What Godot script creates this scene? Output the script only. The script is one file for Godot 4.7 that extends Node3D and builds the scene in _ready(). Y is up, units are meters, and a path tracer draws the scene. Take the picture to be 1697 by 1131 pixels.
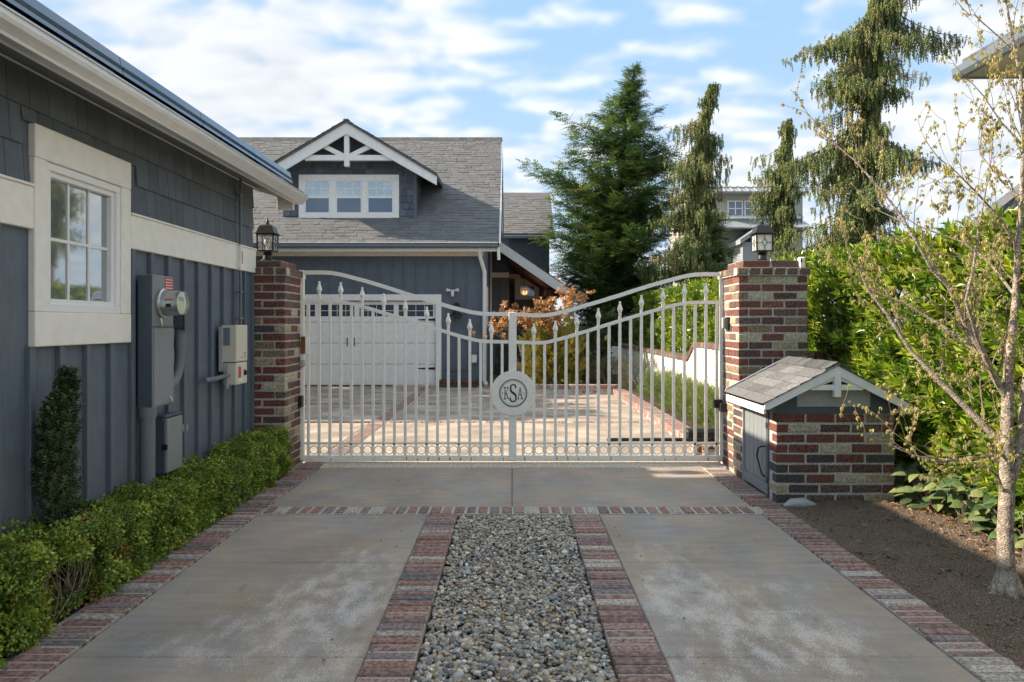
extends Node3D
# Coordinates: x to the right, y up, distance from the camera along -z. V(x, y, d) takes the distance d.

const F := 1300.0      # focal length in photograph pixels
const EYE := 1.5
var rng := RandomNumberGenerator.new()
var names := {}
var M := {}            # materials
var T := {}            # textures
var mesh_cache := {}

class Geo:
	var v := PackedVector3Array()
	var n := PackedVector3Array()
	var c := PackedColorArray()
	var uv := PackedVector2Array()
	var tint := Color(1, 1, 1)
	var tinted := false
	var uv_fn = null
	func tri3(a: Vector3, b: Vector3, d: Vector3, na: Vector3, nb: Vector3, nd: Vector3) -> void:
		v.append(a); v.append(d); v.append(b)
		n.append(na); n.append(nd); n.append(nb)
		if tinted:
			c.append(tint); c.append(tint); c.append(tint)
		if uv_fn != null:
			uv.append(uv_fn.call(a)); uv.append(uv_fn.call(d)); uv.append(uv_fn.call(b))
	func tri(a: Vector3, b: Vector3, d: Vector3) -> void:   # counter-clockwise seen from outside
		var m := (b - a).cross(d - a).normalized()
		tri3(a, b, d, m, m, m)
	func quad(a: Vector3, b: Vector3, d: Vector3, e: Vector3) -> void:
		tri(a, b, d); tri(a, d, e)
	func box(at: Vector3, size: Vector3, bevel := 0.0, basis := Basis(), jitter := 0.0, r: RandomNumberGenerator = null) -> void:
		var h := size / 2.0
		var bv := minf(bevel, minf(h.x, minf(h.y, h.z)) * 0.9)
		var p := {}
		for sx in [-1, 1]:
			for sy in [-1, 1]:
				for sz in [-1, 1]:
					var s := Vector3(sx, sy, sz)
					var j := Vector3.ZERO
					if r:
						j = Vector3(r.randf_range(-jitter, jitter), r.randf_range(-jitter, jitter), r.randf_range(-jitter, jitter))
					for k in 3:
						var q := Vector3(sx * h.x, sy * h.y, sz * h.z) + j
						for i in 3:
							if i != k:
								q[i] -= s[i] * bv
						p[[sx, sy, sz, k]] = at + basis * q
		for k in 3:
			var i := (k + 1) % 3
			var l := (k + 2) % 3
			for s in [-1, 1]:
				var f := []
				for st in [[-1, -1], [1, -1], [1, 1], [-1, 1]]:
					var key := [0, 0, 0, k]
					key[k] = s; key[i] = st[0]; key[l] = st[1]
					f.append(p[key])
				if s > 0: quad(f[0], f[1], f[2], f[3])
				else: quad(f[3], f[2], f[1], f[0])
		if bv <= 0.0:
			return
		for k in 3:      # the edges along axis k
			var i := (k + 1) % 3
			var l := (k + 2) % 3
			for si in [-1, 1]:
				for sl in [-1, 1]:
					var q := []
					for e in [[-1, i], [1, i], [1, l], [-1, l]]:
						var key := [0, 0, 0, e[1]]
						key[k] = e[0]; key[i] = si; key[l] = sl
						q.append(p[key])
					face_out(q, at)
		for sx in [-1, 1]:
			for sy in [-1, 1]:
				for sz in [-1, 1]:
					var a: Vector3 = p[[sx, sy, sz, 0]]
					var b: Vector3 = p[[sx, sy, sz, 1]]
					var d: Vector3 = p[[sx, sy, sz, 2]]
					if (b - a).cross(d - a).dot(a - at) > 0: tri(a, b, d)
					else: tri(a, d, b)
	func face_out(q: Array, at: Vector3) -> void:
		if (q[1] - q[0]).cross(q[2] - q[0]).dot((q[0] + q[2]) / 2.0 - at) > 0: quad(q[0], q[1], q[2], q[3])
		else: quad(q[3], q[2], q[1], q[0])
	func span(a: Vector3, b: Vector3, bevel := 0.0) -> void:     # axis-aligned box between two corners
		box((a + b) / 2.0, (b - a).abs(), bevel)
	func bar(a: Vector3, b: Vector3, w: float, h: float, up := Vector3.UP, bevel := 0.0) -> void:   # box from a to b, w across, h along up
		var z := (b - a).normalized()
		var x := up.cross(z).normalized()
		var y := z.cross(x)
		box((a + b) / 2.0, Vector3(w, h, a.distance_to(b)), bevel, Basis(x, y, z))
	func tube(path: PackedVector3Array, radii: PackedFloat32Array, sides := 8, caps := true) -> void:
		var m := path.size()
		var rings := []
		var norms := []
		var side := Vector3.ZERO
		for i in m:
			var t := (path[mini(i + 1, m - 1)] - path[maxi(i - 1, 0)]).normalized()
			if i == 0:
				side = t.cross(Vector3.UP if absf(t.y) < 0.9 else Vector3.RIGHT).normalized()
			else:
				side = (side - t * side.dot(t)).normalized()
			var other := t.cross(side)
			var ring := PackedVector3Array()
			var nn := PackedVector3Array()
			for k in sides:
				var a := TAU * k / sides
				var d := side * cos(a) + other * sin(a)
				ring.append(path[i] + d * radii[i])
				nn.append(d)
			rings.append(ring); norms.append(nn)
		for i in m - 1:
			for k in sides:
				var k2 := (k + 1) % sides
				tri3(rings[i][k], rings[i][k2], rings[i + 1][k2], norms[i][k], norms[i][k2], norms[i + 1][k2])
				tri3(rings[i][k], rings[i + 1][k2], rings[i + 1][k], norms[i][k], norms[i + 1][k2], norms[i + 1][k])
		if caps:
			for k in range(1, sides - 1):
				tri(rings[0][0], rings[0][k + 1], rings[0][k])
				tri(rings[m - 1][0], rings[m - 1][k], rings[m - 1][k + 1])
	func lathe(at: Vector3, prof: Array, sides := 12, axis := Vector3.UP, smooth := true, turn := 0.0) -> void:   # prof: [radius, height]
		var sx := axis.cross(Vector3.UP if absf(axis.y) < 0.9 else Vector3.RIGHT).normalized()
		var sz := axis.cross(sx)
		for i in prof.size() - 1:
			var r0: float = prof[i][0]; var h0: float = prof[i][1]
			var r1: float = prof[i + 1][0]; var h1: float = prof[i + 1][1]
			for k in sides:
				var a0 := TAU * k / sides + turn
				var a1 := TAU * (k + 1) / sides + turn
				var d0 := sx * cos(a0) + sz * sin(a0)
				var d1 := sx * cos(a1) + sz * sin(a1)
				var p0 := at + d0 * r0 + axis * h0
				var p1 := at + d1 * r0 + axis * h0
				var p2 := at + d1 * r1 + axis * h1
				var p3 := at + d0 * r1 + axis * h1
				var slope := (r0 - r1)
				var n0 := (d0 * (h1 - h0) + axis * slope).normalized()
				var n1 := (d1 * (h1 - h0) + axis * slope).normalized()
				if not smooth:
					var nm := (n0 + n1).normalized()
					n0 = nm; n1 = nm
				if r0 > 1e-6: out3(p0, p1, p2, n0, n1, n1)
				if r1 > 1e-6: out3(p0, p2, p3, n0, n1, n0)
	func out3(a: Vector3, b: Vector3, d: Vector3, na: Vector3, nb: Vector3, nd: Vector3) -> void:
		if (b - a).cross(d - a).dot(na + nb + nd) >= 0: tri3(a, b, d, na, nb, nd)
		else: tri3(a, d, b, na, nd, nb)
	func prism(poly: Array, ext: Vector3) -> void:      # flat outline (3-D points) pushed along ext
		var pts := PackedVector3Array(poly)
		var nm := Vector3.ZERO
		for i in pts.size():
			nm += pts[i].cross(pts[(i + 1) % pts.size()])
		var flip := nm.dot(ext) < 0
		var x := (pts[1] - pts[0]).normalized()
		var y := nm.normalized().cross(x)
		var flat := PackedVector2Array()
		for q in pts: flat.append(Vector2(q.dot(x), q.dot(y)))
		var idx := Geometry2D.triangulate_polygon(flat)
		for i in range(0, idx.size(), 3):
			var a := pts[idx[i]]; var b := pts[idx[i + 1]]; var d := pts[idx[i + 2]]
			if (b - a).cross(d - a).dot(ext) > 0:
				tri(a + ext, b + ext, d + ext); tri(a, d, b)
			else:
				tri(a + ext, d + ext, b + ext); tri(a, b, d)
		for i in pts.size():
			var a := pts[i]; var b := pts[(i + 1) % pts.size()]
			if flip: quad(a, a + ext, b + ext, b)
			else: quad(a, b, b + ext, a + ext)
	func leaf(base: Vector3, dir: Vector3, up: Vector3, length: float, width: float, fold := 0.25, wide_at := 0.45, tip_bend := 0.0) -> void:
		var side := dir.cross(up).normalized() * width / 2.0
		var u := side.cross(dir).normalized()
		var tip := base + dir * length - u * tip_bend * length
		var mid := base + dir * length * wide_at
		var l := mid + side + u * fold * width
		var r := mid - side + u * fold * width
		var m1 := (l - base).cross(tip - base).normalized()
		if m1.dot(u) < 0: m1 = -m1
		var m2 := (tip - base).cross(r - base).normalized()
		if m2.dot(u) < 0: m2 = -m2
		tri3(base, l, tip, m1, m1, m1); tri3(base, tip, r, m2, m2, m2)
	func mesh(centre := Vector3.ZERO) -> ArrayMesh:
		var a := []
		a.resize(Mesh.ARRAY_MAX)
		if centre != Vector3.ZERO:
			for i in v.size(): v[i] -= centre
		a[Mesh.ARRAY_VERTEX] = v
		a[Mesh.ARRAY_NORMAL] = n
		if tinted: a[Mesh.ARRAY_COLOR] = c
		if uv.size(): a[Mesh.ARRAY_TEX_UV] = uv
		var m := ArrayMesh.new()
		m.add_surface_from_arrays(Mesh.PRIMITIVE_TRIANGLES, a)
		return m
	func centre() -> Vector3:
		var lo := v[0]; var hi := v[0]
		for q in v:
			lo = lo.min(q); hi = hi.max(q)
		return (lo + hi) / 2.0

func V(x: float, y: float, d: float) -> Vector3:
	return Vector3(x, y, -d)
func P(px: float, py: float, d: float) -> Vector3:      # photograph pixel at a known distance
	return Vector3((px - 848.0) / F * d, EYE - (py - 537.0) / F * d, -d)
func rf(a: float, b: float) -> float:
	return rng.randf_range(a, b)
func pick(a: Array):
	return a[rng.randi() % a.size()]
func numbered(called: String) -> String:
	var k: int = names.get(called, 0)
	names[called] = k + 1
	return called if k == 0 else "%s_%03d" % [called, k]
func thing(called: String, label: String, category: String, at := Vector3.ZERO, group := "") -> Node3D:
	var o := Node3D.new()
	o.name = numbered(called)
	add_child(o)
	o.position = at
	o.set_meta("label", label)
	o.set_meta("category", category)
	if group: o.set_meta("group", group)
	return o
func setting(called: String, label := "", kind := "structure") -> Node3D:
	var o := Node3D.new()
	o.name = numbered(called)
	add_child(o)
	o.set_meta("kind", kind)
	if label: o.set_meta("label", label)
	return o
func origin_of(o: Node3D) -> Vector3:
	var p := Vector3.ZERO
	var q: Node = o
	while q is Node3D and q != self:
		p += (q as Node3D).position
		q = q.get_parent()
	return p
func part(parent: Node3D, called: String, g: Geo, m: Material) -> MeshInstance3D:      # g in world coordinates
	var at := g.centre()
	var o := MeshInstance3D.new()
	o.name = called if parent != self else numbered(called)
	o.mesh = g.mesh(at)
	o.material_override = null
	(o.mesh as ArrayMesh).surface_set_material(0, m)
	o.position = at - origin_of(parent)
	parent.add_child(o, true)
	return o
func put(parent: Node3D, called: String, mesh: Mesh, m: Material, at: Vector3, basis := Basis()) -> MeshInstance3D:   # a shared mesh
	var o := MeshInstance3D.new()
	o.name = called
	o.mesh = mesh
	o.material_override = m
	o.transform = Transform3D(basis, at - origin_of(parent))
	parent.add_child(o, true)
	return o
func many(parent: Node3D, called: String, mesh: Mesh, m: Material, where: Array, tints: Array, stuff := true) -> MultiMeshInstance3D:
	var mm := MultiMesh.new()
	mm.transform_format = MultiMesh.TRANSFORM_3D
	mm.use_colors = true
	mm.mesh = mesh
	mm.instance_count = where.size()
	var off := origin_of(parent)
	for i in where.size():
		var t: Transform3D = where[i]
		t.origin -= off
		mm.set_instance_transform(i, t)
		mm.set_instance_color(i, tints[i % tints.size()])
	var o := MultiMeshInstance3D.new()
	o.name = called if parent != self else numbered(called)
	o.multimesh = mm
	o.material_override = m
	if stuff: o.set_meta("kind", "stuff")
	parent.add_child(o, true)
	return o
func bx(parent: Node3D, called: String, m: Material, a: Vector3, b: Vector3, bevel := 0.0) -> MeshInstance3D:
	var g := Geo.new()
	g.span(a, b, bevel)
	return part(parent, called, g, m)
func rot_to(dir: Vector3, roll := 0.0) -> Basis:       # y axis along dir
	var y := dir.normalized()
	var x := y.cross(Vector3(0.31, 0.2, 0.93)).normalized()
	var z := x.cross(y)
	return Basis(x, y, z).rotated(y, roll)
func lin(r: float, g: float, b: float) -> Color:        # a linear base colour as an sRGB albedo
	return Color(r, g, b).linear_to_srgb()

# ---------- textures and materials ----------
func noise_image(size: int, sd: int, freq: float, oct := 4, cellular := false) -> PackedByteArray:
	var f := FastNoiseLite.new()
	f.seed = sd
	f.noise_type = FastNoiseLite.TYPE_CELLULAR if cellular else FastNoiseLite.TYPE_SIMPLEX_SMOOTH
	f.frequency = freq
	f.fractal_octaves = oct
	f.fractal_type = FastNoiseLite.FRACTAL_FBM if oct > 1 else FastNoiseLite.FRACTAL_NONE
	return f.get_seamless_image(size, size).get_data()
func grey_tex(size: int, sd: int, freq: float, oct: int, lo: float, hi: float, contrast := 1.0) -> ImageTexture:
	var d := noise_image(size, sd, freq, oct)
	var lut := PackedByteArray()
	for i in 256:
		var t := clampf((i / 255.0 - 0.5) * contrast + 0.5, 0, 1)
		lut.append(int(clampf(lerpf(lo, hi, t), 0, 1) * 255))
	for i in d.size(): d[i] = lut[d[i]]
	return ImageTexture.create_from_image(Image.create_from_data(size, size, false, Image.FORMAT_L8, d))
func streak_tex(size: int, sd: int, lo: float, hi: float, stretch := 12) -> ImageTexture:      # grain that runs along v
	var d := noise_image(size, sd, 0.05, 3)
	var e := noise_image(size, sd + 7, 0.01, 3)
	var o := PackedByteArray()
	o.resize(size * size)
	for y in size:
		for x in size:
			var a := d[(int(y / float(stretch)) % size) * size + x]
			var b := e[y * size + x]
			o[y * size + x] = int(clampf(lerpf(lo, hi, (a * 0.6 + b * 0.4) / 255.0), 0, 1) * 255)
	return ImageTexture.create_from_image(Image.create_from_data(size, size, false, Image.FORMAT_L8, o))
func mat(key: String, color: Color, rough := 0.8, tex: Texture2D = null, scale := 1.0, bump: Texture2D = null, bump_cm := 0.0, metal := 0.0) -> StandardMaterial3D:
	var m := StandardMaterial3D.new()
	m.resource_name = key
	m.albedo_color = evened(color, tex)
	m.roughness = rough
	m.metallic = metal
	if tex or bump:
		m.uv1_triplanar = true
		m.uv1_world_triplanar = true
		m.uv1_scale = Vector3.ONE * scale
	if tex: m.albedo_texture = tex
	if bump:
		m.heightmap_enabled = true
		m.heightmap_texture = bump
		m.heightmap_scale = bump_cm
	M[key] = m
	return m
func evened(color: Color, tex: Texture2D) -> Color:      # a texture only varies the base colour: its mean is taken out of it
	if tex == null: return color
	if not tex_mean.has(tex):
		var im := tex.get_image().duplicate() as Image
		im.convert(Image.FORMAT_RGB8)
		im.resize(32, 32, Image.INTERPOLATE_BILINEAR)
		var sum := Vector3.ZERO
		for y in 32:
			for x in 32:
				var q := im.get_pixel(x, y).srgb_to_linear()
				sum += Vector3(q.r, q.g, q.b)
		tex_mean[tex] = sum / 1024.0
	var k: Vector3 = tex_mean[tex]
	var l := color.srgb_to_linear()
	return Color(minf(l.r / k.x, 1.0), minf(l.g / k.y, 1.0), minf(l.b / k.z, 1.0)).linear_to_srgb()
var tex_mean := {}
func leaf_mat(key: String, rough := 0.5, through := 0.35) -> StandardMaterial3D:
	var m := mat(key, Color.WHITE, rough)
	m.vertex_color_use_as_albedo = true
	m.cull_mode = BaseMaterial3D.CULL_DISABLED
	m.backlight_enabled = true
	m.backlight = Color(through, through, through * 0.8)
	return m
func make_materials() -> void:
	T.grain = grey_tex(512, 3, 0.03, 5, 0.72, 1.0, 1.6)
	T.fine = grey_tex(512, 11, 0.12, 4, 0.9, 1.0, 1.4)
	T.soft = grey_tex(512, 14, 0.015, 5, 0.955, 1.0, 1.2)
	T.blotch = grey_tex(512, 5, 0.012, 5, 0.62, 1.0, 1.8)
	T.bump = grey_tex(512, 21, 0.06, 5, 0.0, 1.0, 1.2)
	T.bumpfine = grey_tex(512, 23, 0.2, 3, 0.0, 1.0, 1.4)
	T.wood = streak_tex(512, 31, 0.82, 1.0)
	T.woodbump = streak_tex(512, 37, 0.2, 0.8, 16)
	T.crumb = grey_tex(512, 27, 0.09, 5, 0.35, 1.0, 1.7)
	T.wash = grey_tex(512, 8, 0.012, 5, 0.74, 1.0, 1.5)
	# painted siding and trim
	mat("siding", lin(0.1, 0.126, 0.158), 0.62, T.wood, 1.1, T.woodbump, 0.25)
	mat("batten", lin(0.1, 0.126, 0.158), 0.6, T.wood, 1.3, T.woodbump, 0.25)
	for i in 4:
		var k: float = [0.92, 1.0, 1.08, 1.16][i]
		mat("shingle%d" % i, lin(0.085 * k, 0.104 * k, 0.128 * k), 0.7, T.wood, 1.7, T.woodbump, 0.3)
	mat("house_siding", lin(0.1, 0.126, 0.158), 0.6, T.wood, 0.8, T.woodbump, 0.3)
	for i in 3:
		var k: float = [0.78, 1.0, 1.25][i]
		mat("house_shingle%d" % i, lin(0.085 * k, 0.104 * k, 0.128 * k), 0.65, T.wood, 1.3, T.woodbump, 0.3)
	mat("trim", lin(0.8, 0.775, 0.71), 0.5, T.soft, 0.9, T.woodbump, 0.04)
	mat("trim_white", lin(0.82, 0.81, 0.78), 0.45, T.soft, 0.8)
	mat("vinyl", lin(0.78, 0.78, 0.77), 0.35)
	mat("soffit", lin(0.2, 0.2, 0.2), 0.6, T.soft, 1.0)
	mat("gutter", lin(0.64, 0.66, 0.68), 0.3, T.soft, 0.6, null, 0, 0.35)
	mat("gutter_dark", lin(0.13, 0.16, 0.19), 0.35, T.soft, 0.6)
	mat("dark", lin(0.012, 0.013, 0.015), 0.6)
	mat("black_metal", lin(0.02, 0.02, 0.021), 0.42, T.grain, 3.0, null, 0, 0.3)
	mat("panel_blue", lin(0.1, 0.16, 0.26), 0.16, T.soft, 2.0, null, 0, 0.5)
	mat("aluminium", lin(0.5, 0.52, 0.54), 0.32, T.fine, 3.0, null, 0, 0.8)
	mat("roof_tile", lin(0.06, 0.06, 0.062), 0.8, T.grain, 2.0, T.bump, 0.3)
	# glass
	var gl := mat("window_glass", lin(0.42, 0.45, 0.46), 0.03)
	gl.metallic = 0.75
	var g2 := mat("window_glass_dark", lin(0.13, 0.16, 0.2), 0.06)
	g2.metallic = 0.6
	mat("insect_screen", lin(0.03, 0.045, 0.07), 0.5, T.fine, 30.0)
	var cg := mat("clear_glass", Color(0.95, 0.97, 0.97, 0.1), 0.05)
	cg.transparency = BaseMaterial3D.TRANSPARENCY_ALPHA
	var fg := mat("seeded_glass", Color(0.86, 0.88, 0.86, 0.45), 0.12)
	fg.transparency = BaseMaterial3D.TRANSPARENCY_ALPHA
	mat("bulb", lin(0.8, 0.78, 0.7), 0.2)
	# gate
	mat("gate_paint", lin(0.82, 0.795, 0.725), 0.42, T.soft, 1.7)
	mat("rust", lin(0.2, 0.085, 0.03), 0.85, T.blotch, 6.0, T.bump, 0.2)
	# bricks
	T.brick = brick_tex(41)
	T.brick2 = brick_tex(53)
	var bt := [[0.105, 0.037, 0.028], [0.15, 0.052, 0.037], [0.075, 0.04, 0.033], [0.095, 0.06, 0.048], [0.17, 0.115, 0.075], [0.27, 0.205, 0.13], [0.055, 0.042, 0.042], [0.33, 0.28, 0.2], [0.125, 0.044, 0.033]]
	for i in bt.size():
		mat("brick%d" % i, lin(bt[i][0] * 1.4, bt[i][1] * 1.5, bt[i][2] * 1.5), 0.88, (T.wash if i == 5 or i == 7 else (T.brick if i % 2 == 0 else T.brick2)), 2.3 + 0.31 * i, T.bump, 0.4)
	var pt := [[0.25, 0.155, 0.135], [0.2, 0.13, 0.118], [0.155, 0.135, 0.135], [0.28, 0.155, 0.125], [0.34, 0.3, 0.265], [0.22, 0.175, 0.168], [0.3, 0.2, 0.172], [0.42, 0.37, 0.32]]
	for i in pt.size():
		mat("paver%d" % i, lin(pt[i][0], pt[i][1], pt[i][2]), 0.9, T.brick2 if i % 2 == 0 else T.brick, 1.9 + 0.27 * i, T.bump, 0.18)
	mat("mortar", lin(0.46, 0.44, 0.4), 0.95, T.grain, 3.0, T.bump, 0.5)
	mat("mortar_light", lin(0.5, 0.48, 0.44), 0.95, T.grain, 3.0, T.bump, 0.5)
	mat("paver_joint", lin(0.55, 0.52, 0.46), 0.95, T.grain, 5.0, T.bump, 0.7)
	# ground
	mat("soil", lin(0.165, 0.118, 0.083), 0.97, T.crumb, 1.6, T.bump, 2.0)
	mat("dark_soil", lin(0.06, 0.043, 0.031), 0.97, T.blotch, 1.3, T.bump, 2.5)
	mat("rear_concrete", lin(0.34, 0.28, 0.225), 0.9, T.wash, 0.22, T.bumpfine, 0.15)
	mat("threshold", lin(0.5, 0.45, 0.37), 0.9, T.grain, 1.5, T.bumpfine, 0.2)
	mat("ground", lin(0.1, 0.095, 0.06), 0.95, T.blotch, 0.4)
	mat("stucco", lin(0.82, 0.8, 0.76), 0.9, T.soft, 0.8, T.bumpfine, 0.1)
	# utility boxes
	mat("grey_box", lin(0.2, 0.22, 0.235), 0.5, T.soft, 2.0)
	mat("navy_box", lin(0.07, 0.09, 0.115), 0.5, T.soft, 2.0)
	mat("pipe_grey", lin(0.13, 0.15, 0.17), 0.5, T.soft, 2.0)
	mat("cream_plastic", lin(0.6, 0.57, 0.47), 0.45, T.fine, 1.0)
	mat("plate_grey", lin(0.36, 0.37, 0.37), 0.5, T.soft, 2.0)
	mat("display_grey", lin(0.16, 0.2, 0.23), 0.3)
	mat("red_print", lin(0.5, 0.06, 0.05), 0.6)
	mat("white_print", lin(0.7, 0.68, 0.66), 0.6)
	mat("meter_steel", lin(0.55, 0.56, 0.56), 0.28, T.fine, 2.0, null, 0, 0.85)
	mat("meter_face", lin(0.55, 0.6, 0.42), 0.3, T.grain, 9.0)
	# roofs (shingle tones come from the vertex colours)
	var rs := mat("roof_shingle", Color.WHITE, 0.93, T.grain, 2.2, T.bumpfine, 0.4)
	rs.vertex_color_use_as_albedo = true
	mat("metal_roof", lin(0.28, 0.3, 0.32), 0.4, T.fine, 0.5)
	mat("metal_roof_light", lin(0.28, 0.3, 0.32), 0.4, T.fine, 0.5)
	mat("far_wall", lin(0.42, 0.4, 0.34), 0.8, T.fine, 0.4)
	mat("slate_far", lin(0.1, 0.105, 0.11), 0.85, T.grain, 0.8)
	mat("timber_red", lin(0.12, 0.045, 0.035), 0.7, T.wood, 1.0)
	# bark and leaves
	mat("bark_pale", lin(0.3, 0.25, 0.2), 0.92, T.bark_pale if T.has("bark_pale") else bark_tex(), 3.0, T.bump, 0.7)
	mat("bark_brown", lin(0.11, 0.08, 0.06), 0.95, T.blotch, 2.0, T.bump, 1.5)
	mat("twig", lin(0.22, 0.165, 0.125), 0.9)
	leaf_mat("boxwood", 0.42, 0.6)
	leaf_mat("holly", 0.32, 0.15)
	leaf_mat("laurel", 0.32, 0.75)
	leaf_mat("conifer", 0.6, 0.6)
	leaf_mat("catkin", 0.7, 0.8)
	leaf_mat("hellebore", 0.4, 0.3)
	var pb := mat("pebble", Color.WHITE, 0.75, T.grain, 9.0, T.bumpfine, 0.15)
	pb.vertex_color_use_as_albedo = true
	var chip := mat("chip", Color.WHITE, 0.95)
	chip.vertex_color_use_as_albedo = true
func brick_tex(sd: int) -> ImageTexture:      # mottled fired clay with pale bloom and dark specks
	var s := 512
	var a := noise_image(s, sd, 0.02, 5)
	var b := noise_image(s, sd + 1, 0.11, 3)
	var w := noise_image(s, sd + 2, 0.035, 5)
	var o := PackedByteArray()
	o.resize(s * s * 3)
	for i in s * s:
		var t := clampf((a[i] - 128) / 110.0 + 0.5, 0, 1)
		var f := 0.7 + 0.26 * t + (b[i] - 128) / 900.0
		var bloom := clampf((w[i] - 165) / 50.0, 0, 1) * 0.34
		var speck := clampf((60 - b[i]) / 40.0, 0, 1) * 0.15
		f -= speck
		o[i * 3] = int(clampf(f + bloom * 0.5, 0, 1) * 255)
		o[i * 3 + 1] = int(clampf(f * (0.94 + 0.06 * t) + bloom * 0.9, 0, 1) * 255)
		o[i * 3 + 2] = int(clampf(f * (0.92 + 0.08 * t) + bloom, 0, 1) * 255)
	return ImageTexture.create_from_image(Image.create_from_data(s, s, false, Image.FORMAT_RGB8, o))
func bark_tex() -> ImageTexture:          # grey-tan bark with lichen-pale flecks
	var s := 256
	var a := noise_image(s, 71, 0.02, 4)
	var b := noise_image(s, 73, 0.08, 3)
	var o := PackedByteArray()
	o.resize(s * s * 3)
	for i in s * s:
		var f := 0.72 + (a[i] - 128) / 500.0 + (b[i] - 128) / 700.0
		var pale := clampf((b[i] - 165) / 40.0, 0, 1) * 0.12
		o[i * 3] = int(clampf(f + pale, 0, 1) * 255)
		o[i * 3 + 1] = int(clampf(f * 0.99 + pale, 0, 1) * 255)
		o[i * 3 + 2] = int(clampf(f * 0.96 + pale, 0, 1) * 255)
	T.bark_pale = ImageTexture.create_from_image(Image.create_from_data(s, s, false, Image.FORMAT_RGB8, o))
	return T.bark_pale
func drive_tex() -> ImageTexture:         # stained concrete of the front drive, x -2.1..2.1 across, distance 0..8.6 down: brown wash, grey patches, pale worn grain where the photograph shows it
	var s := 1400
	var big := noise_image(s, 81, 0.004, 5)
	var hue := noise_image(s, 82, 0.006, 4)
	var grit := noise_image(s, 83, 0.42, 2)
	var patch := noise_image(s, 84, 0.02, 5)
	var str1 := noise_image(s, 85, 0.02, 4)
	var worn := [[-1.0, 4.2, 0.42, 0.75, 1.0], [-0.95, 4.9, 0.3, 0.45, 0.75], [-1.35, 3.7, 0.4, 0.35, 0.75], [-0.8, 3.35, 0.3, 0.4, 0.85], [1.0, 4.3, 0.35, 0.65, 1.0], [1.3, 3.75, 0.45, 0.5, 1.0], [0.8, 3.2, 0.25, 0.5, 0.9], [1.55, 4.5, 0.3, 0.3, 0.6], [0.95, 5.1, 0.3, 0.4, 0.6], [1.3, 2.8, 0.5, 0.5, 0.9], [-0.9, 2.7, 0.3, 0.4, 0.9], [-0.4, 7.0, 0.8, 0.2, 0.3], [0.9, 6.7, 0.6, 0.12, 0.3], [-1.3, 6.05, 0.6, 0.1, 0.4]]
	var o := PackedByteArray()
	o.resize(s * s * 3)
	var seed_n := 12345
	var wear := PackedFloat32Array()
	wear.resize(128 * 128)
	for j in 128:
		for i in 128:
			var x := -2.1 + 4.2 * i / 127.0
			var d := 8.6 * j / 127.0
			var k := 0.0
			for w in worn:
				var q := pow((x - w[0]) / w[2], 2) + pow((d - w[1]) / w[3], 2)
				k = maxf(k, w[4] * clampf(1.25 - q * 0.8, 0, 1))
			wear[j * 128 + i] = k
	for j in s:
		for i in s:
			var at := j * s + i
			var sy := (j * 3) % s
			var h := (hue[at] - 128) / 128.0
			var b := (big[at] - 128) / 128.0 * 0.5 + (str1[sy * s + (i / 3)] - 128) / 128.0 * 0.35
			seed_n = (seed_n * 1103515245 + 12345) & 0x7fffffff
			var g := (grit[at] - 128) / 128.0 * 0.6 + ((seed_n >> 12) % 1000) / 1000.0 - 0.5
			var spot := clampf((52 - patch[at]) / 30.0, 0, 1) * 0.07 + clampf(1.0 - absf(str1[at] - 128) / 1.6, 0, 1) * clampf((hue[at] - 150) / 20.0, 0, 1) * 0.08
			var r0 := 0.6 + 0.04 * h + 0.09 * b - spot
			var g0 := 0.558 + 0.008 * h + 0.09 * b - spot
			var b0 := 0.515 - 0.025 * h + 0.09 * b - spot
			var k := wear[(j * 128 / s) * 128 + i * 128 / s]
			var w := clampf((k * 0.85 + (patch[at] - 128) / 128.0 * 0.8 + g * 0.75 - 0.6) * 1.8, 0, 1) * (0.3 + 0.7 * k) * 0.72
			var tg := g * 0.05
			o[at * 3] = int(clampf(lerpf(r0, 0.8, w) + tg, 0, 1) * 255)
			o[at * 3 + 1] = int(clampf(lerpf(g0, 0.78, w) + tg, 0, 1) * 255)
			o[at * 3 + 2] = int(clampf(lerpf(b0, 0.75, w) + tg, 0, 1) * 255)
	return ImageTexture.create_from_image(Image.create_from_data(s, s, false, Image.FORMAT_RGB8, o))
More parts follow.
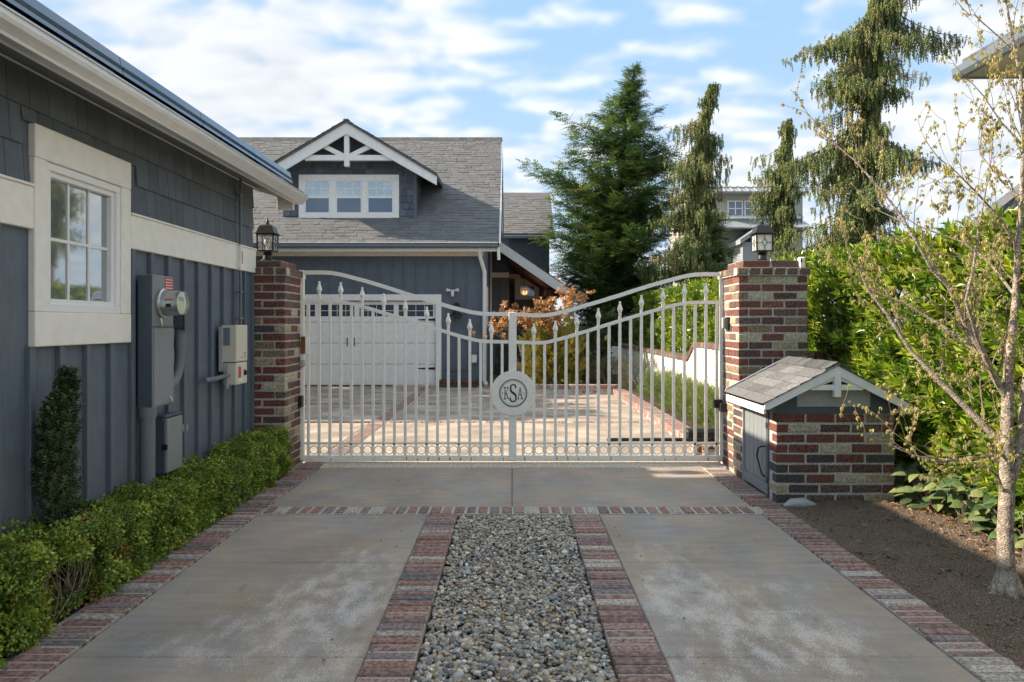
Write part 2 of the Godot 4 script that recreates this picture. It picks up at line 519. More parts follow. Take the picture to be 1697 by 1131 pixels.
func make_sky() -> Sky:      # broken white cloud sheets over pale blue, plus an added glow round the sun
	var w := 1536
	var h := 768
	var n1 := FastNoiseLite.new()
	n1.seed = 9; n1.noise_type = FastNoiseLite.TYPE_SIMPLEX_SMOOTH; n1.frequency = 0.55; n1.fractal_octaves = 5; n1.fractal_gain = 0.52
	var n2 := FastNoiseLite.new()
	n2.seed = 4; n2.noise_type = FastNoiseLite.TYPE_SIMPLEX_SMOOTH; n2.frequency = 1.9; n2.fractal_octaves = 4
	var n3 := FastNoiseLite.new()
	n3.seed = 17; n3.noise_type = FastNoiseLite.TYPE_SIMPLEX_SMOOTH; n3.frequency = 5.5; n3.fractal_octaves = 3
	var px := PackedFloat32Array()
	px.resize(w * h * 3)
	for j in h:
		var el := (0.5 - (j + 0.5) / h) * PI
		var below := el < 0.0
		var se := maxf(sin(el), 0.0)
		for i in w:
			var at := (j * w + i) * 3
			if below:
				px[at] = 0.3; px[at + 1] = 0.31; px[at + 2] = 0.31
				continue
			var az := (i + 0.5) / w * TAU
			var ce := cos(el)
			var k := 1.0 / (se + 0.22)
			var p := Vector3(sin(az) * ce * k, 0.0, cos(az) * ce * k)
			var a := n1.get_noise_3d(p.x * 1.15 + SKY_X, 0.0, p.z * 1.15 + SKY_Z)
			var b := n2.get_noise_3d(p.x * 1.7, 3.0, p.z * 1.7)
			var e := n3.get_noise_3d(p.x * 1.0 + b * 0.12, 7.0, p.z * 1.7 + a * 0.1)
			var cover := clampf((a * 1.0 + b * 0.42 + e * 0.62 + 0.38) * 1.35, 0.0, 1.0)
			cover = cover * cover * (3.0 - 2.0 * cover)
			var thick := clampf((a + 0.25 * b) * 1.2 + 0.25, 0.0, 1.0)
			var low := pow(1.0 - se, 4.0)
			var sr := lerpf(0.15, 0.32, low); var sg := lerpf(0.265, 0.38, low); var sb := lerpf(0.395, 0.45, low)
			var shade := 0.96 + 0.12 * b + 0.16 * e - 0.1 * thick
			var cr := 0.445 * shade; var cg := 0.45 * shade; var cb := 0.46 * shade
			# glow added to the sky round the unseen sun, as extra fill light
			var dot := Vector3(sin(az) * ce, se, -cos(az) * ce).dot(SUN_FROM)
			var fill_glow := 1.0 + 1.6 * pow(clampf((dot - 0.78) / 0.22, 0.0, 1.0), 2.0)
			px[at] = lerpf(sr, cr, cover * 0.88) * fill_glow; px[at + 1] = lerpf(sg, cg, cover * 0.88) * fill_glow; px[at + 2] = lerpf(sb, cb, cover * 0.88) * fill_glow
	var im := Image.create_from_data(w, h, false, Image.FORMAT_RGBF, px.to_byte_array())
	var pm := PanoramaSkyMaterial.new()
	pm.panorama = ImageTexture.create_from_image(im)
	var s := Sky.new()
	s.sky_material = pm
	return s
const SKY_X := 15.5
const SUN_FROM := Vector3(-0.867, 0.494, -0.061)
const SKY_Z := -2.2

func _ready() -> void:
	rng.seed = 20
	# camera: eye 1.5 m up, lens shifted so that the horizon lies a little above the middle
	var cam := Camera3D.new()
	cam.name = "camera"
	cam.projection = Camera3D.PROJECTION_FRUSTUM
	cam.near = 0.05
	cam.far = 2000.0
	cam.size = 1131.0 / F * 0.05
	cam.frustum_offset = Vector2(0.0, -28.5 / F * 0.05)
	cam.position = Vector3(0, EYE, 0)
	add_child(cam)
	cam.current = true
	# sky and exposure
	var env := Environment.new()
	env.background_mode = Environment.BG_SKY
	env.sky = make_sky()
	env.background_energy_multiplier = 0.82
	env.tonemap_mode = Environment.TONE_MAPPER_LINEAR
	env.tonemap_exposure = 3.0
	env.sdfgi_enabled = true
	env.ssao_enabled = true
	env.ssil_enabled = true
	var we := WorldEnvironment.new()
	we.name = "environment"
	we.environment = env
	add_child(we)
	# sun: low from the left, a little beyond the gate
	var sun := DirectionalLight3D.new()
	sun.name = "sun"
	sun.light_energy = 1.15
	sun.light_color = Color(1.0, 0.93, 0.83)
	sun.light_angular_distance = 0.6
	sun.shadow_enabled = true
	add_child(sun)
	sun.look_at_from_position(Vector3.ZERO, Vector3(1.0, -0.57, 0.07), Vector3.UP)
	make_materials()
	build_ground()
	build_pillars()
	build_garage_building()
	build_house()
	build_far_houses()
	build_retaining_wall()
	build_gate()
	build_mailbox()
	build_utilities()
	build_hedges()
	build_trees()
	build_garden()

# ---------- ground, drive and brick borders ----------
func brick_mesh(size: Vector3, variant: int, bevel := 0.005) -> ArrayMesh:
	var key := "%.3f %.3f %.3f %d" % [size.x, size.y, size.z, variant]
	if not mesh_cache.has(key):
		var r := RandomNumberGenerator.new()
		r.seed = 100 + variant
		var g := Geo.new()
		g.box(Vector3.ZERO, size, bevel * (0.8 + 0.25 * variant), Basis(), 0.0022, r)
		mesh_cache[key] = g.mesh()
	return mesh_cache[key]
func lay(parent: Node3D, at: Vector3, size: Vector3, kinds: Array, tilt := 0.006, bevel := 0.005, called := "brick") -> void:
	var b := Basis.from_euler(Vector3(rf(-tilt, tilt), rf(-tilt, tilt), rf(-tilt, tilt)))
	put(parent, called, brick_mesh(size, rng.randi() % 4, bevel), M[pick(kinds)], at, b)
const PAVERS := ["paver0", "paver1", "paver5", "paver6", "paver3", "paver0", "paver2", "paver1", "paver3", "paver5", "paver6", "paver0", "paver1", "paver4", "paver7", "paver6"]
const PAVERS_RED := ["paver0", "paver3", "paver3", "paver6", "paver0", "paver1", "paver2", "paver4", "paver5", "paver3", "paver0", "paver1"]
func slab(parent: Node3D, x0: float, x1: float, d0: float, d1: float, m: Material, top := 0.0, thick := 0.1) -> void:
	var g := Geo.new()
	g.uv_fn = func(q: Vector3) -> Vector2: return Vector2((q.x + 2.1) / 4.2, -q.z / 8.6)
	g.box(V((x0 + x1) / 2, top - thick / 2, (d0 + d1) / 2), Vector3(x1 - x0, thick, d1 - d0), 0.006)
	part(parent, "slab", g, m)
func build_ground() -> void:
	var g := Geo.new()
	g.quad(V(-600, -0.09, -300), V(600, -0.09, -300), V(600, -0.09, 900), V(-600, -0.09, 900))
	part(self, "ground", g, M.ground).set_meta("kind", "structure")
	# front drive
	var dm := StandardMaterial3D.new()
	dm.resource_name = "drive_concrete"
	dm.albedo_texture = drive_tex()
	dm.roughness = 0.82
	M.drive = dm
	var d := setting("driveway", "stained concrete driveway slabs with a strip of pebbles between them")
	for x in [[-1.995, -0.662], [0.687, 1.972]]:
		for z in [[-1.5, 0.6], [0.608, 2.1], [2.108, 3.524], [3.532, 4.92], [4.927, 6.165]]:
			slab(d, x[0], x[1], z[0], z[1], dm)
	slab(d, -1.995, -0.003, 6.405, 8.16, dm)      # a sawn joint runs down the middle of the apron
	slab(d, 0.003, 1.972, 6.405, 8.16, dm)
	slab(d, -2.24, 2.24, 8.165, 8.62, M.threshold, 0.006)
	var base := Geo.new()
	base.span(V(-2.3, -0.089, -1.5), V(-0.66, -0.021, 8.7))
	base.span(V(0.68, -0.089, -1.5), V(2.3, -0.021, 8.7))
	base.span(V(-0.659, -0.089, 6.17), V(0.679, -0.021, 8.7))
	part(d, "bedding", base, M.paver_joint)
	# borders: bricks on edge
	var pitch := 0.0795
	for s in [-1.0, 1.0]:
		var border := setting("brick_border", "brick border along the %s" % ("boxwood hedge" if s < 0 else "bare soil bed"))
		var z := 0.9
		var cx := -2.118 if s < 0 else 2.094
		var reds := PAVERS_RED if s < 0 else PAVERS
		while z < 8.42:
			var w := pitch * rf(0.9, 1.12)
			if not (s > 0 and z > 8.15):
				lay(border, V(cx + rf(-0.004, 0.004), -0.032 + rf(-0.004, 0.004), z + w / 2), Vector3(0.228, 0.085, snappedf(w - 0.022, 0.004)), reds, 0.007)
			z += w
		var joint := Geo.new()
		joint.span(V(cx - 0.113, -0.085, -1.5), V(cx + 0.113, 0.0035, 8.44))
		part(border, "mortar", joint, M.paver_joint)
	for s in [-1.0, 1.0]:
		var strip := setting("brick_strip", "brick strip edging the pebble bed")
		var z := 0.9
		var cx := -0.542 if s < 0 else 0.565
		while z < 6.15:
			var w := minf(pitch * rf(0.9, 1.12), 6.17 - z)
			lay(strip, V(cx + rf(-0.004, 0.004), -0.03 + rf(-0.004, 0.004), z + w / 2), Vector3(0.226, 0.085, snappedf(maxf(w - 0.022, 0.03), 0.004)), PAVERS, 0.007)
			z += w
		var joint := Geo.new()
		joint.span(V(cx - 0.112, -0.1, -1.5), V(cx + 0.112, 0.0045, 6.168))
		part(strip, "mortar", joint, M.paver_joint)
	var cross := setting("brick_band", "brick band crossing the drive in front of the apron")
	var x := -1.98
	while x < 1.95:
		var w := 0.093 * rf(0.92, 1.1)
		lay(cross, V(x + w / 2, -0.031 + rf(-0.002, 0.002), 6.285), Vector3(snappedf(w - 0.022, 0.006), 0.085, 0.2), PAVERS, 0.01)
		x += w
	var cj := Geo.new()
	cj.span(V(-1.99, -0.085, 6.17), V(1.97, 0.0035, 6.4))
	part(cross, "mortar", cj, M.mortar)
	build_pebbles()
	build_soil()
	# rear drive behind the gate
	var rear := setting("rear_drive", "pale sunlit concrete yard behind the gate")
	var rows := [8.66, 11.86, 14.6, 18.86]
	for k in 3:
		for xx in [[-9.5, -6.2], [-6.19, -2.16], [-1.9, 2.14]]:
			var q := Geo.new()
			q.box(V((xx[0] + xx[1]) / 2, -0.06, (rows[k] + (0.0 if k == 0 else 0.23) + rows[k + 1]) / 2), Vector3(xx[1] - xx[0], 0.12, rows[k + 1] - rows[k] - (0.0 if k == 0 else 0.23)), 0.006)
			part(rear, "slab", q, M.rear_concrete)
	var bands := setting("brick_band", "brick bands laid between the slabs of the rear yard")
	for k in [1, 2]:
		x = -1.88
		while x < 2.1:
			var w := 0.1 * rf(0.92, 1.1)
			lay(bands, V(x + w / 2, -0.04, rows[k] + 0.115), Vector3(snappedf(w - 0.016, 0.006), 0.085, 0.2), PAVERS, 0.01)
			x += w
	var z := 8.7
	while z < 18.8:
		var w := 0.1 * rf(0.92, 1.1)
		lay(bands, V(-2.03, -0.04, z + w / 2), Vector3(0.22, 0.085, snappedf(w - 0.014, 0.006)), PAVERS_RED, 0.01)
		z += w
	var bj := Geo.new()
	bj.span(V(-2.155, -0.1, 8.66), V(-1.905, -0.006, 18.85))
	for k in [1, 2]: bj.span(V(-1.904, -0.1, rows[k] + 0.004), V(2.13, -0.008, rows[k] + 0.226))
	part(bands, "mortar", bj, M.mortar_light)
	# raised brick kerb round the rear yard
	var kerb := setting("brick_kerb", "raised brick kerb holding the planting bed behind the gate")
	z = 8.75
	while z < 16.6:
		var w := 0.105 * rf(0.95, 1.08)
		lay(kerb, V(2.27, 0.075, z + w / 2), Vector3(0.25, 0.085, snappedf(w - 0.01, 0.006)), ["paver3", "paver3", "paver6", "paver0", "paver4"], 0.008)
		z += w
	x = 0.35
	while x < 2.2:
		var w := 0.105 * rf(0.95, 1.08)
		lay(kerb, V(x + w / 2, 0.16, 16.75), Vector3(snappedf(w - 0.01, 0.006), 0.085, 0.24), ["paver3", "paver6", "paver0", "paver4"], 0.008)
		x += w
	x = 0.35
	while x < 2.1:
		lay(kerb, V(x + 0.11, 0.06, 16.72), Vector3(0.21, 0.075, 0.12), ["paver4", "paver7", "paver3"], 0.006)
		x += 0.225
	z = 8.75
	while z < 16.5:
		lay(kerb, V(2.2, -0.005, z + 0.11), Vector3(0.1, 0.065, 0.21), ["paver4", "paver7", "paver6", "paver3"], 0.006)
		z += 0.225
	var kj := Geo.new()
	kj.span(V(2.16, -0.09, 8.72), V(2.38, 0.1, 16.75))
	kj.span(V(0.35, -0.09, 16.66), V(2.3, 0.18, 16.85))
	part(kerb, "mortar", kj, M.mortar_light)
func pebble_mesh(sd: int) -> ArrayMesh:
	var r := RandomNumberGenerator.new()
	r.seed = sd
	var g := Geo.new()
	var pts := []
	var rows := 6
	var cols := 8
	var ax := Vector3(r.randf_range(0.85, 1.25), r.randf_range(0.5, 0.75), r.randf_range(0.75, 1.0))
	var bumps := []
	for k in 4: bumps.append([Vector3(r.randfn(), r.randfn(), r.randfn()).normalized(), r.randf_range(-0.18, 0.14)])
	for i in rows + 1:
		var row := []
		for k in cols:
			var th := PI * i / rows
			var ph := TAU * k / cols
			var d := Vector3(sin(th) * cos(ph), cos(th), sin(th) * sin(ph))
			var s := 1.0
			for b in bumps: s += b[1] * maxf(0, d.dot(b[0])) ** 2
			row.append(d * ax * s)
		pts.append(row)
	for i in rows:
		for k in cols:
			var k2 := (k + 1) % cols
			var q := [pts[i][k], pts[i][k2], pts[i + 1][k2], pts[i + 1][k]]
			var nn := []
			for p in q: nn.append((p / (ax * ax)).normalized())
			if i > 0: g.out3(q[0], q[1], q[2], nn[0], nn[1], nn[2])
			if i < rows - 1: g.out3(q[0], q[2], q[3], nn[0], nn[2], nn[3])
	return g.mesh()
func build_pebbles() -> void:
	var bed := setting("pebbles", "bed of rounded grey and tan pebbles between the brick strips", "stuff")
	var bedding := Geo.new()
	bedding.span(V(-0.428, -0.088, -1.5), V(0.451, -0.035, 6.168))
	part(bed, "bedding", bedding, M.dark_soil)
	var tones := [[0.28, 0.29, 0.29], [0.2, 0.165, 0.17], [0.26, 0.25, 0.23], [0.36, 0.32, 0.25], [0.34, 0.28, 0.19], [0.1, 0.11, 0.12], [0.42, 0.4, 0.37], [0.23, 0.19, 0.15], [0.3, 0.22, 0.15], [0.18, 0.2, 0.2], [0.24, 0.25, 0.25], [0.5, 0.48, 0.45]]
	for v in 5:
		var where := []
		var tints := []
		for i in 4200:
			# stones thin out in size with distance only because the bed was filled coarser near the street
			var d := rf(0.9, 6.15)
			var coarse := 1.0 if d < 4.0 else 0.86
			var r := absf(rng.randfn(0.0, 0.004)) + 0.009
			if rng.randf() < 0.06: r += rf(0.004, 0.012)
			r *= coarse
			var b := Basis.from_euler(Vector3(rf(-0.5, 0.5), rf(0, TAU), rf(-0.5, 0.5))) * Basis.from_scale(Vector3(1, 1, 1) * r)
			if i % 160 == 0:      # a stray stone on the bricks or the slab
				where.append(Transform3D(b.scaled(Vector3.ONE * 0.6), V(rf(-0.415, 0.438) + (0.5 if i % 320 == 0 else -0.5), 0.012, d)))
				tints.append(Color(0.3, 0.28, 0.25))
				continue
			where.append(Transform3D(b, V(rf(-0.415, 0.438), -0.034 + rf(0.0, 0.03) + 0.01 * sin(d * 3.1) * sin(d * 1.3 + 4.0), d)))
			var t: Array = pick(tones)
			var k := rf(1.6, 2.5)
			tints.append(Color(t[0] * k * 1.03, t[1] * k, t[2] * k * 0.94))
		many(bed, "pebble_mass", pebble_mesh(900 + v), M.pebble, where, tints)
func soil_height(x: float, d: float) -> float:
	var k := clampf((x - 2.2) / 0.6, 0, 1) * clampf((3.7 - x) / 0.5, 0.3, 1)
	return -0.012 + 0.04 * k + 0.012 * sin(x * 7.0 + d * 2.0) * k + 0.01 * sin(d * 5.0 + x * 3.0) * k
func build_soil() -> void:
	var g := Geo.new()
	var nx := 40
	var nz := 90
	var f := FastNoiseLite.new()
	f.seed = 5; f.frequency = 2.2; f.fractal_octaves = 4
	var pt := func(i: int, k: int) -> Vector3:
		var x := 2.2 + 5.0 * i * i / float(nx * nx)
		var d := 0.5 + 7.3 * k / nz
		return V(x, soil_height(x, d) + 0.02 * f.get_noise_2d(x * 2.0, d * 2.0), d)
	for i in nx:
		for k in nz:
			g.quad(pt.call(i, k), pt.call(i + 1, k), pt.call(i + 1, k + 1), pt.call(i, k + 1))
	var bed := setting("soil_bed", "bare brown soil bed under the young tree")
	part(bed, "soil", g, M.soil)
	var lb := Geo.new()
	lb.quad(V(-2.75, -0.035, -1.5), V(-2.23, -0.035, -1.5), V(-2.23, -0.035, 8.0), V(-2.75, -0.035, 8.0))
	part(bed, "soil", lb, M.dark_soil)
	# crumbs and bark chips
	var chip := Geo.new()
	chip.box(Vector3.ZERO, Vector3(1.0, 0.35, 0.6), 0.12)
	var where := []
	var tints := []
	for i in 24000:
		var x := 2.22 + absf(rf(-1.0, 1.0)) * 1.3
		var d := rf(2.2, 7.2)
		if x < 3.2 and d > 6.5: continue
		var r := rf(0.003, 0.009) * (2.2 if rng.randf() < 0.03 else 1.0)
		where.append(Transform3D(Basis.from_euler(Vector3(rf(-0.4, 0.4), rf(0, TAU), rf(-0.4, 0.4))) * Basis.from_scale(Vector3.ONE * r), V(x, soil_height(x, d) + rf(0.0, 0.009), d)))
		var k := rf(0.5, 1.5)
		tints.append(Color(0.17 * k, 0.122 * k, 0.086 * k) if rng.randf() < 0.93 else Color(0.36, 0.3, 0.22))
	many(bed, "soil_crumbs", chip.mesh(), M.chip, where, tints)
	where = []
	tints = []
	var clod := pebble_mesh(977)
	for i in 700:      # clods
		var x := 2.26 + rng.randf() * 1.2
		var d := rf(2.2, 6.9)
		if x < 3.2 and d > 6.45: continue
		where.append(Transform3D(Basis.from_euler(Vector3(rf(-1, 1), rf(0, TAU), rf(-1, 1))) * Basis.from_scale(Vector3.ONE * (0.006 + absf(rng.randfn(0, 0.007)))), V(x, soil_height(x, d) + 0.002, d)))
		var k := rf(0.7, 1.25)
		tints.append(Color(0.155 * k, 0.112 * k, 0.08 * k))
	many(bed, "soil_clods", clod, M.chip, where, tints)
	var dead := Geo.new()
	dead.tinted = true
	for i in 2:
		dead.leaf(Vector3(0.01 * i, 0.004, 0), Vector3(1, 0.1, 0.3 * i).normalized(), Vector3.UP, 0.05, 0.022, 0.35, 0.5, 0.3)
	where = []
	tints = []
	for i in 260:      # dry leaves, mostly under the hedge
		var x := 3.45 - absf(rng.randfn(0, 0.28))
		var d := rf(3.5, 6.6)
		if x < 2.25: continue
		where.append(Transform3D(Basis.from_euler(Vector3(rf(-0.4, 0.4), rf(0, TAU), rf(-0.4, 0.4))) * Basis.from_scale(Vector3.ONE * rf(0.5, 1.2)), V(x, soil_height(x, d) + 0.008, d)))
		tints.append(tinted([[0.34, 0.2, 0.1], [0.42, 0.3, 0.18], [0.25, 0.14, 0.07]]))
	many(bed, "dry_leaves", dead.mesh(), M.catkin, where, tints)
	where = []
	tints = []
	for i in 1500:      # crumbs of litter at the edge of the brick border under the boxwood
		var d := rf(2.0, 7.8)
		var r := rf(0.003, 0.007)
		where.append(Transform3D(Basis.from_euler(Vector3(rf(-0.4, 0.4), rf(0, TAU), 0)) * Basis.from_scale(Vector3.ONE * r), V(-2.245 + rf(-0.06, 0.02), -0.025, d)))
		var k := rf(0.4, 1.2)
		tints.append(Color(0.14 * k, 0.09 * k, 0.06 * k))
	many(bed, "litter", chip.mesh(), M.chip, where, tints)
	var rock := Geo.new()
	rock.tube(PackedVector3Array([V(2.24, 0.0, 6.47), V(2.3, 0.015, 6.46), V(2.4, 0.02, 6.455), V(2.5, 0.005, 6.46)]), PackedFloat32Array([0.01, 0.045, 0.05, 0.015]), 7)
	var stone := part(self, "footing_stone", rock, M.plate_grey)
	stone.set_meta("label", "rough grey concrete lump at the foot of the brick kiosk corner")
	stone.set_meta("category", "stone")

# ---------- brick pillars ----------
const PILLAR_BRICKS := ["brick0", "brick8", "brick0", "brick1", "brick2", "brick2", "brick8", "brick6", "brick3", "brick3", "brick4", "brick4", "brick0", "brick8", "brick5", "brick7"]
func brick_box(t: Node3D, x0: float, x1: float, d0: float, d1: float, y0: float, courses: int, ch: float, kinds: Array, skip = null) -> void:
	# courses of bricks round a rectangle, corner bricks alternating; d0 is the near face
	var dep := 0.1
	var jt := 0.016
	for k in courses:
		var y := y0 + (k + 0.5) * ch
		for side in 4:
			var along_x := side < 2
			var a := x0 if along_x else d0
			var b := x1 if along_x else d1
			var owns := (k % 2 == 0) == along_x
			if not owns:
				a += dep; b -= dep
			var count := maxi(1, roundi((b - a) / 0.232))
			var pitch := (b - a) / count
			for i in count:
				var c0 := a + i * pitch
				var half := 0.0 if owns else jt / 2
				var lo := c0 + (jt / 2 if i > 0 or not owns else 0.0)
				var hi := c0 + pitch - (jt / 2 if i < count - 1 or not owns else 0.0)
				var mid := (lo + hi) / 2
				var len := hi - lo
				var at: Vector3
				var size: Vector3
				var pr := rf(-0.0025, 0.0025)
				if along_x:
					at = V(mid, y, (d0 + dep / 2 if side == 0 else d1 - dep / 2) + pr)
					size = Vector3(snappedf(len, 0.002), ch - jt, dep)
				else:
					at = V((x0 + dep / 2 if side == 2 else x1 - dep / 2) + pr, y, mid)
					size = Vector3(dep, ch - jt, snappedf(len, 0.002))
				if skip != null and skip.call(at): continue
				lay(t, at, size, kinds, 0.004)
func pillar(label: String, x0: float, x1: float) -> Node3D:
	var d0 := 7.86
	var d1 := 8.56
	var t := thing("brick_pillar", label, "gate pillar", V((x0 + x1) / 2, 0, (d0 + d1) / 2), "brick pillars of the gate")
	var ch := 0.0828
	brick_box(t, x0, x1, d0, d1, 0.0, 24, ch, PILLAR_BRICKS)
	var g := Geo.new()
	g.span(V(x0 + 0.006, -0.05, d0 + 0.006), V(x1 - 0.006, 24 * ch - 0.002, d1 - 0.006))
	g.span(V(x0 - 0.02, 24 * ch - 0.0015, d0 - 0.02), V(x1 + 0.02, 25 * ch - 0.008, d1 + 0.02))
	g.span(V(x0 + 0.07, 25 * ch - 0.007, d0 + 0.07), V(x1 - 0.07, 26 * ch - 0.012, d1 - 0.07))
	part(t, "mortar", g, M.mortar)
	# corbelled header course, then a narrower course on top
	var kinds := ["brick3", "brick4", "brick3", "brick2", "brick3"]
	var y := 24.5 * ch
	var a := x0 - 0.028
	var n := 6
	var w := (x1 - x0 + 0.056) / n
	for i in n:
		for dd in [d0 + 0.03, d1 - 0.03]:
			lay(t, V(a + (i + 0.5) * w, y, dd), Vector3(snappedf(w - 0.02, 0.002), ch - 0.012, 0.116), kinds, 0.006)
	var m := (d1 - d0 - 0.18) / 4
	for i in 4:
		for xx in [x0 + 0.03, x1 - 0.03]:
			lay(t, V(xx, y, d0 + 0.09 + (i + 0.5) * m), Vector3(0.116, ch - 0.012, snappedf(m - 0.02, 0.002)), kinds, 0.006)
	brick_box(t, x0 + 0.065, x1 - 0.065, d0 + 0.065, d1 - 0.065, 25 * ch - 0.004, 1, ch, ["brick1", "brick8", "brick3", "brick1"])
	return t
func lantern(label: String, x: float, d: float, seeded: bool) -> void:
	# black cast post lantern: foot, neck, four-sided glazed cage, domed hood and finial
	var y := 2.14
	var t := thing("post_lantern", label, "lantern", V(x, y, d), "post lanterns on the gate pillars")
	var g := Geo.new()
	g.lathe(V(x, y, d), [[0.0, 0.0], [0.095, 0.0], [0.095, 0.012], [0.075, 0.022], [0.05, 0.04], [0.045, 0.075], [0.055, 0.085], [0.04, 0.095], [0.06, 0.112], [0.0, 0.113]], 20)
	part(t, "foot", g, M.black_metal)
	var y0 := y + 0.112
	var y1 := y0 + 0.185
	var fr := Geo.new()
	fr.span(V(x - 0.085, y0, d - 0.085), V(x + 0.085, y0 + 0.014, d + 0.085), 0.003)
	fr.span(V(x - 0.092, y1 - 0.012, d - 0.092), V(x + 0.092, y1, d + 0.092), 0.003)
	for sx in [-1, 1]:
		for sz in [-1, 1]:
			fr.bar(V(x + sx * 0.079, y0 + 0.012, d + sz * 0.079), V(x + sx * 0.084, y1 - 0.01, d + sz * 0.084), 0.013, 0.013, Vector3.RIGHT)
	part(t, "cage", fr, M.black_metal)
	var hood := Geo.new()
	hood.lathe(V(x, y1, d), [[0.148, 0.0], [0.152, 0.006], [0.13, 0.014], [0.112, 0.05], [0.094, 0.085], [0.05, 0.102], [0.028, 0.108], [0.0, 0.109]], 4, Vector3.UP, false, PI / 4)
	part(t, "hood", hood, M.black_metal)
	var fin := Geo.new()
	fin.lathe(V(x, y1 + 0.105, d), [[0.018, 0.0], [0.022, 0.008], [0.01, 0.016], [0.017, 0.028], [0.013, 0.04], [0.006, 0.05], [0.009, 0.058], [0.0, 0.082]], 10)
	part(t, "finial", fin, M.black_metal)
	var hh := y1 - y0
	for s in 4:
		var turn := Basis(Vector3.UP, s * PI / 2)
		var q := Geo.new()
		var c := V(x, (y0 + y1) / 2, d)
		q.box(c + turn * Vector3(0, 0, 0.081), Vector3(0.15, hh - 0.02, 0.003), 0.0, turn)
		var pane := part(t, "pane", q, M.seeded_glass if seeded else M.clear_glass)
		var lead := Geo.new()      # leaded diamond
		var zz := 0.0845
		var dia := [Vector3(0, 0.042, zz), Vector3(0.026, 0, zz), Vector3(0, -0.042, zz), Vector3(-0.026, 0, zz)]
		for k in 4:
			lead.bar(c + turn * dia[k], c + turn * dia[(k + 1) % 4], 0.004, 0.004, turn * Vector3(0, 0, 1))
		for e in [[Vector3(0, 0.042, zz), Vector3(0, hh / 2 - 0.01, zz)], [Vector3(0, -0.042, zz), Vector3(0, -hh / 2 + 0.01, zz)], [Vector3(0.026, 0, zz), Vector3(0.075, 0, zz)], [Vector3(-0.026, 0, zz), Vector3(-0.075, 0, zz)]]:
			lead.bar(c + turn * e[0], c + turn * e[1], 0.004, 0.004, turn * Vector3(0, 0, 1))
		part(pane, "leading", lead, M.black_metal)
	var bulb := Geo.new()
	bulb.lathe(V(x, y0 + 0.02, d), [[0.0, 0.0], [0.016, 0.0], [0.016, 0.03], [0.022, 0.045], [0.036, 0.075], [0.038, 0.095], [0.026, 0.12], [0.0, 0.132]], 14)
	part(t, "bulb", bulb, M.bulb)
func build_pillars() -> void:
	var l := pillar("brick gate pillar standing against the dark blue garage wall", -2.97, -2.275)
	var r := pillar("brick gate pillar with keypad standing behind the brick kiosk", 2.27, 2.965)
	# keypad on the inner face of the second pillar
	bx(r, "keypad", M.black_metal, V(2.24, 1.44, 8.24), V(2.272, 1.57, 8.16), 0.006)
	bx(r, "keypad_cover", M.plate_grey, V(2.225, 1.45, 8.33), V(2.268, 1.565, 8.28), 0.006)
	bx(r, "conduit_box", M.black_metal, V(2.2, 0.57, 8.36), V(2.272, 0.66, 8.27), 0.006)
	bx(l, "latch_box", M.black_metal, V(-2.28, 0.61, 8.44), V(-2.24, 0.73, 8.34), 0.005)
	var g := Geo.new()
	bx(l, "junction_box", M.plate_grey, V(-2.275, 1.04, 8.46), V(-2.235, 1.115, 8.39), 0.004)
	lantern("black post lantern with clear glass and visible bulb beside the garage eave", -2.56, 8.21, false)
	lantern("black post lantern with frosted leaded glass above the kiosk", 2.62, 8.21, true)
	var cam := thing("security_camera", "small white security camera standing on a corner of the brick pillar", "camera", V(2.93, 2.06, 7.93))
	bx(cam, "housing", M.vinyl, V(2.9, 2.072, 7.98), V(2.955, 2.175, 7.9), 0.01)
	bx(cam, "lens", M.dark, V(2.906, 2.12, 7.899), V(2.924, 2.158, 7.893), 0.002)
	bx(cam, "mount", M.vinyl, V(2.905, 2.06, 7.975), V(2.95, 2.074, 7.905), 0.003)

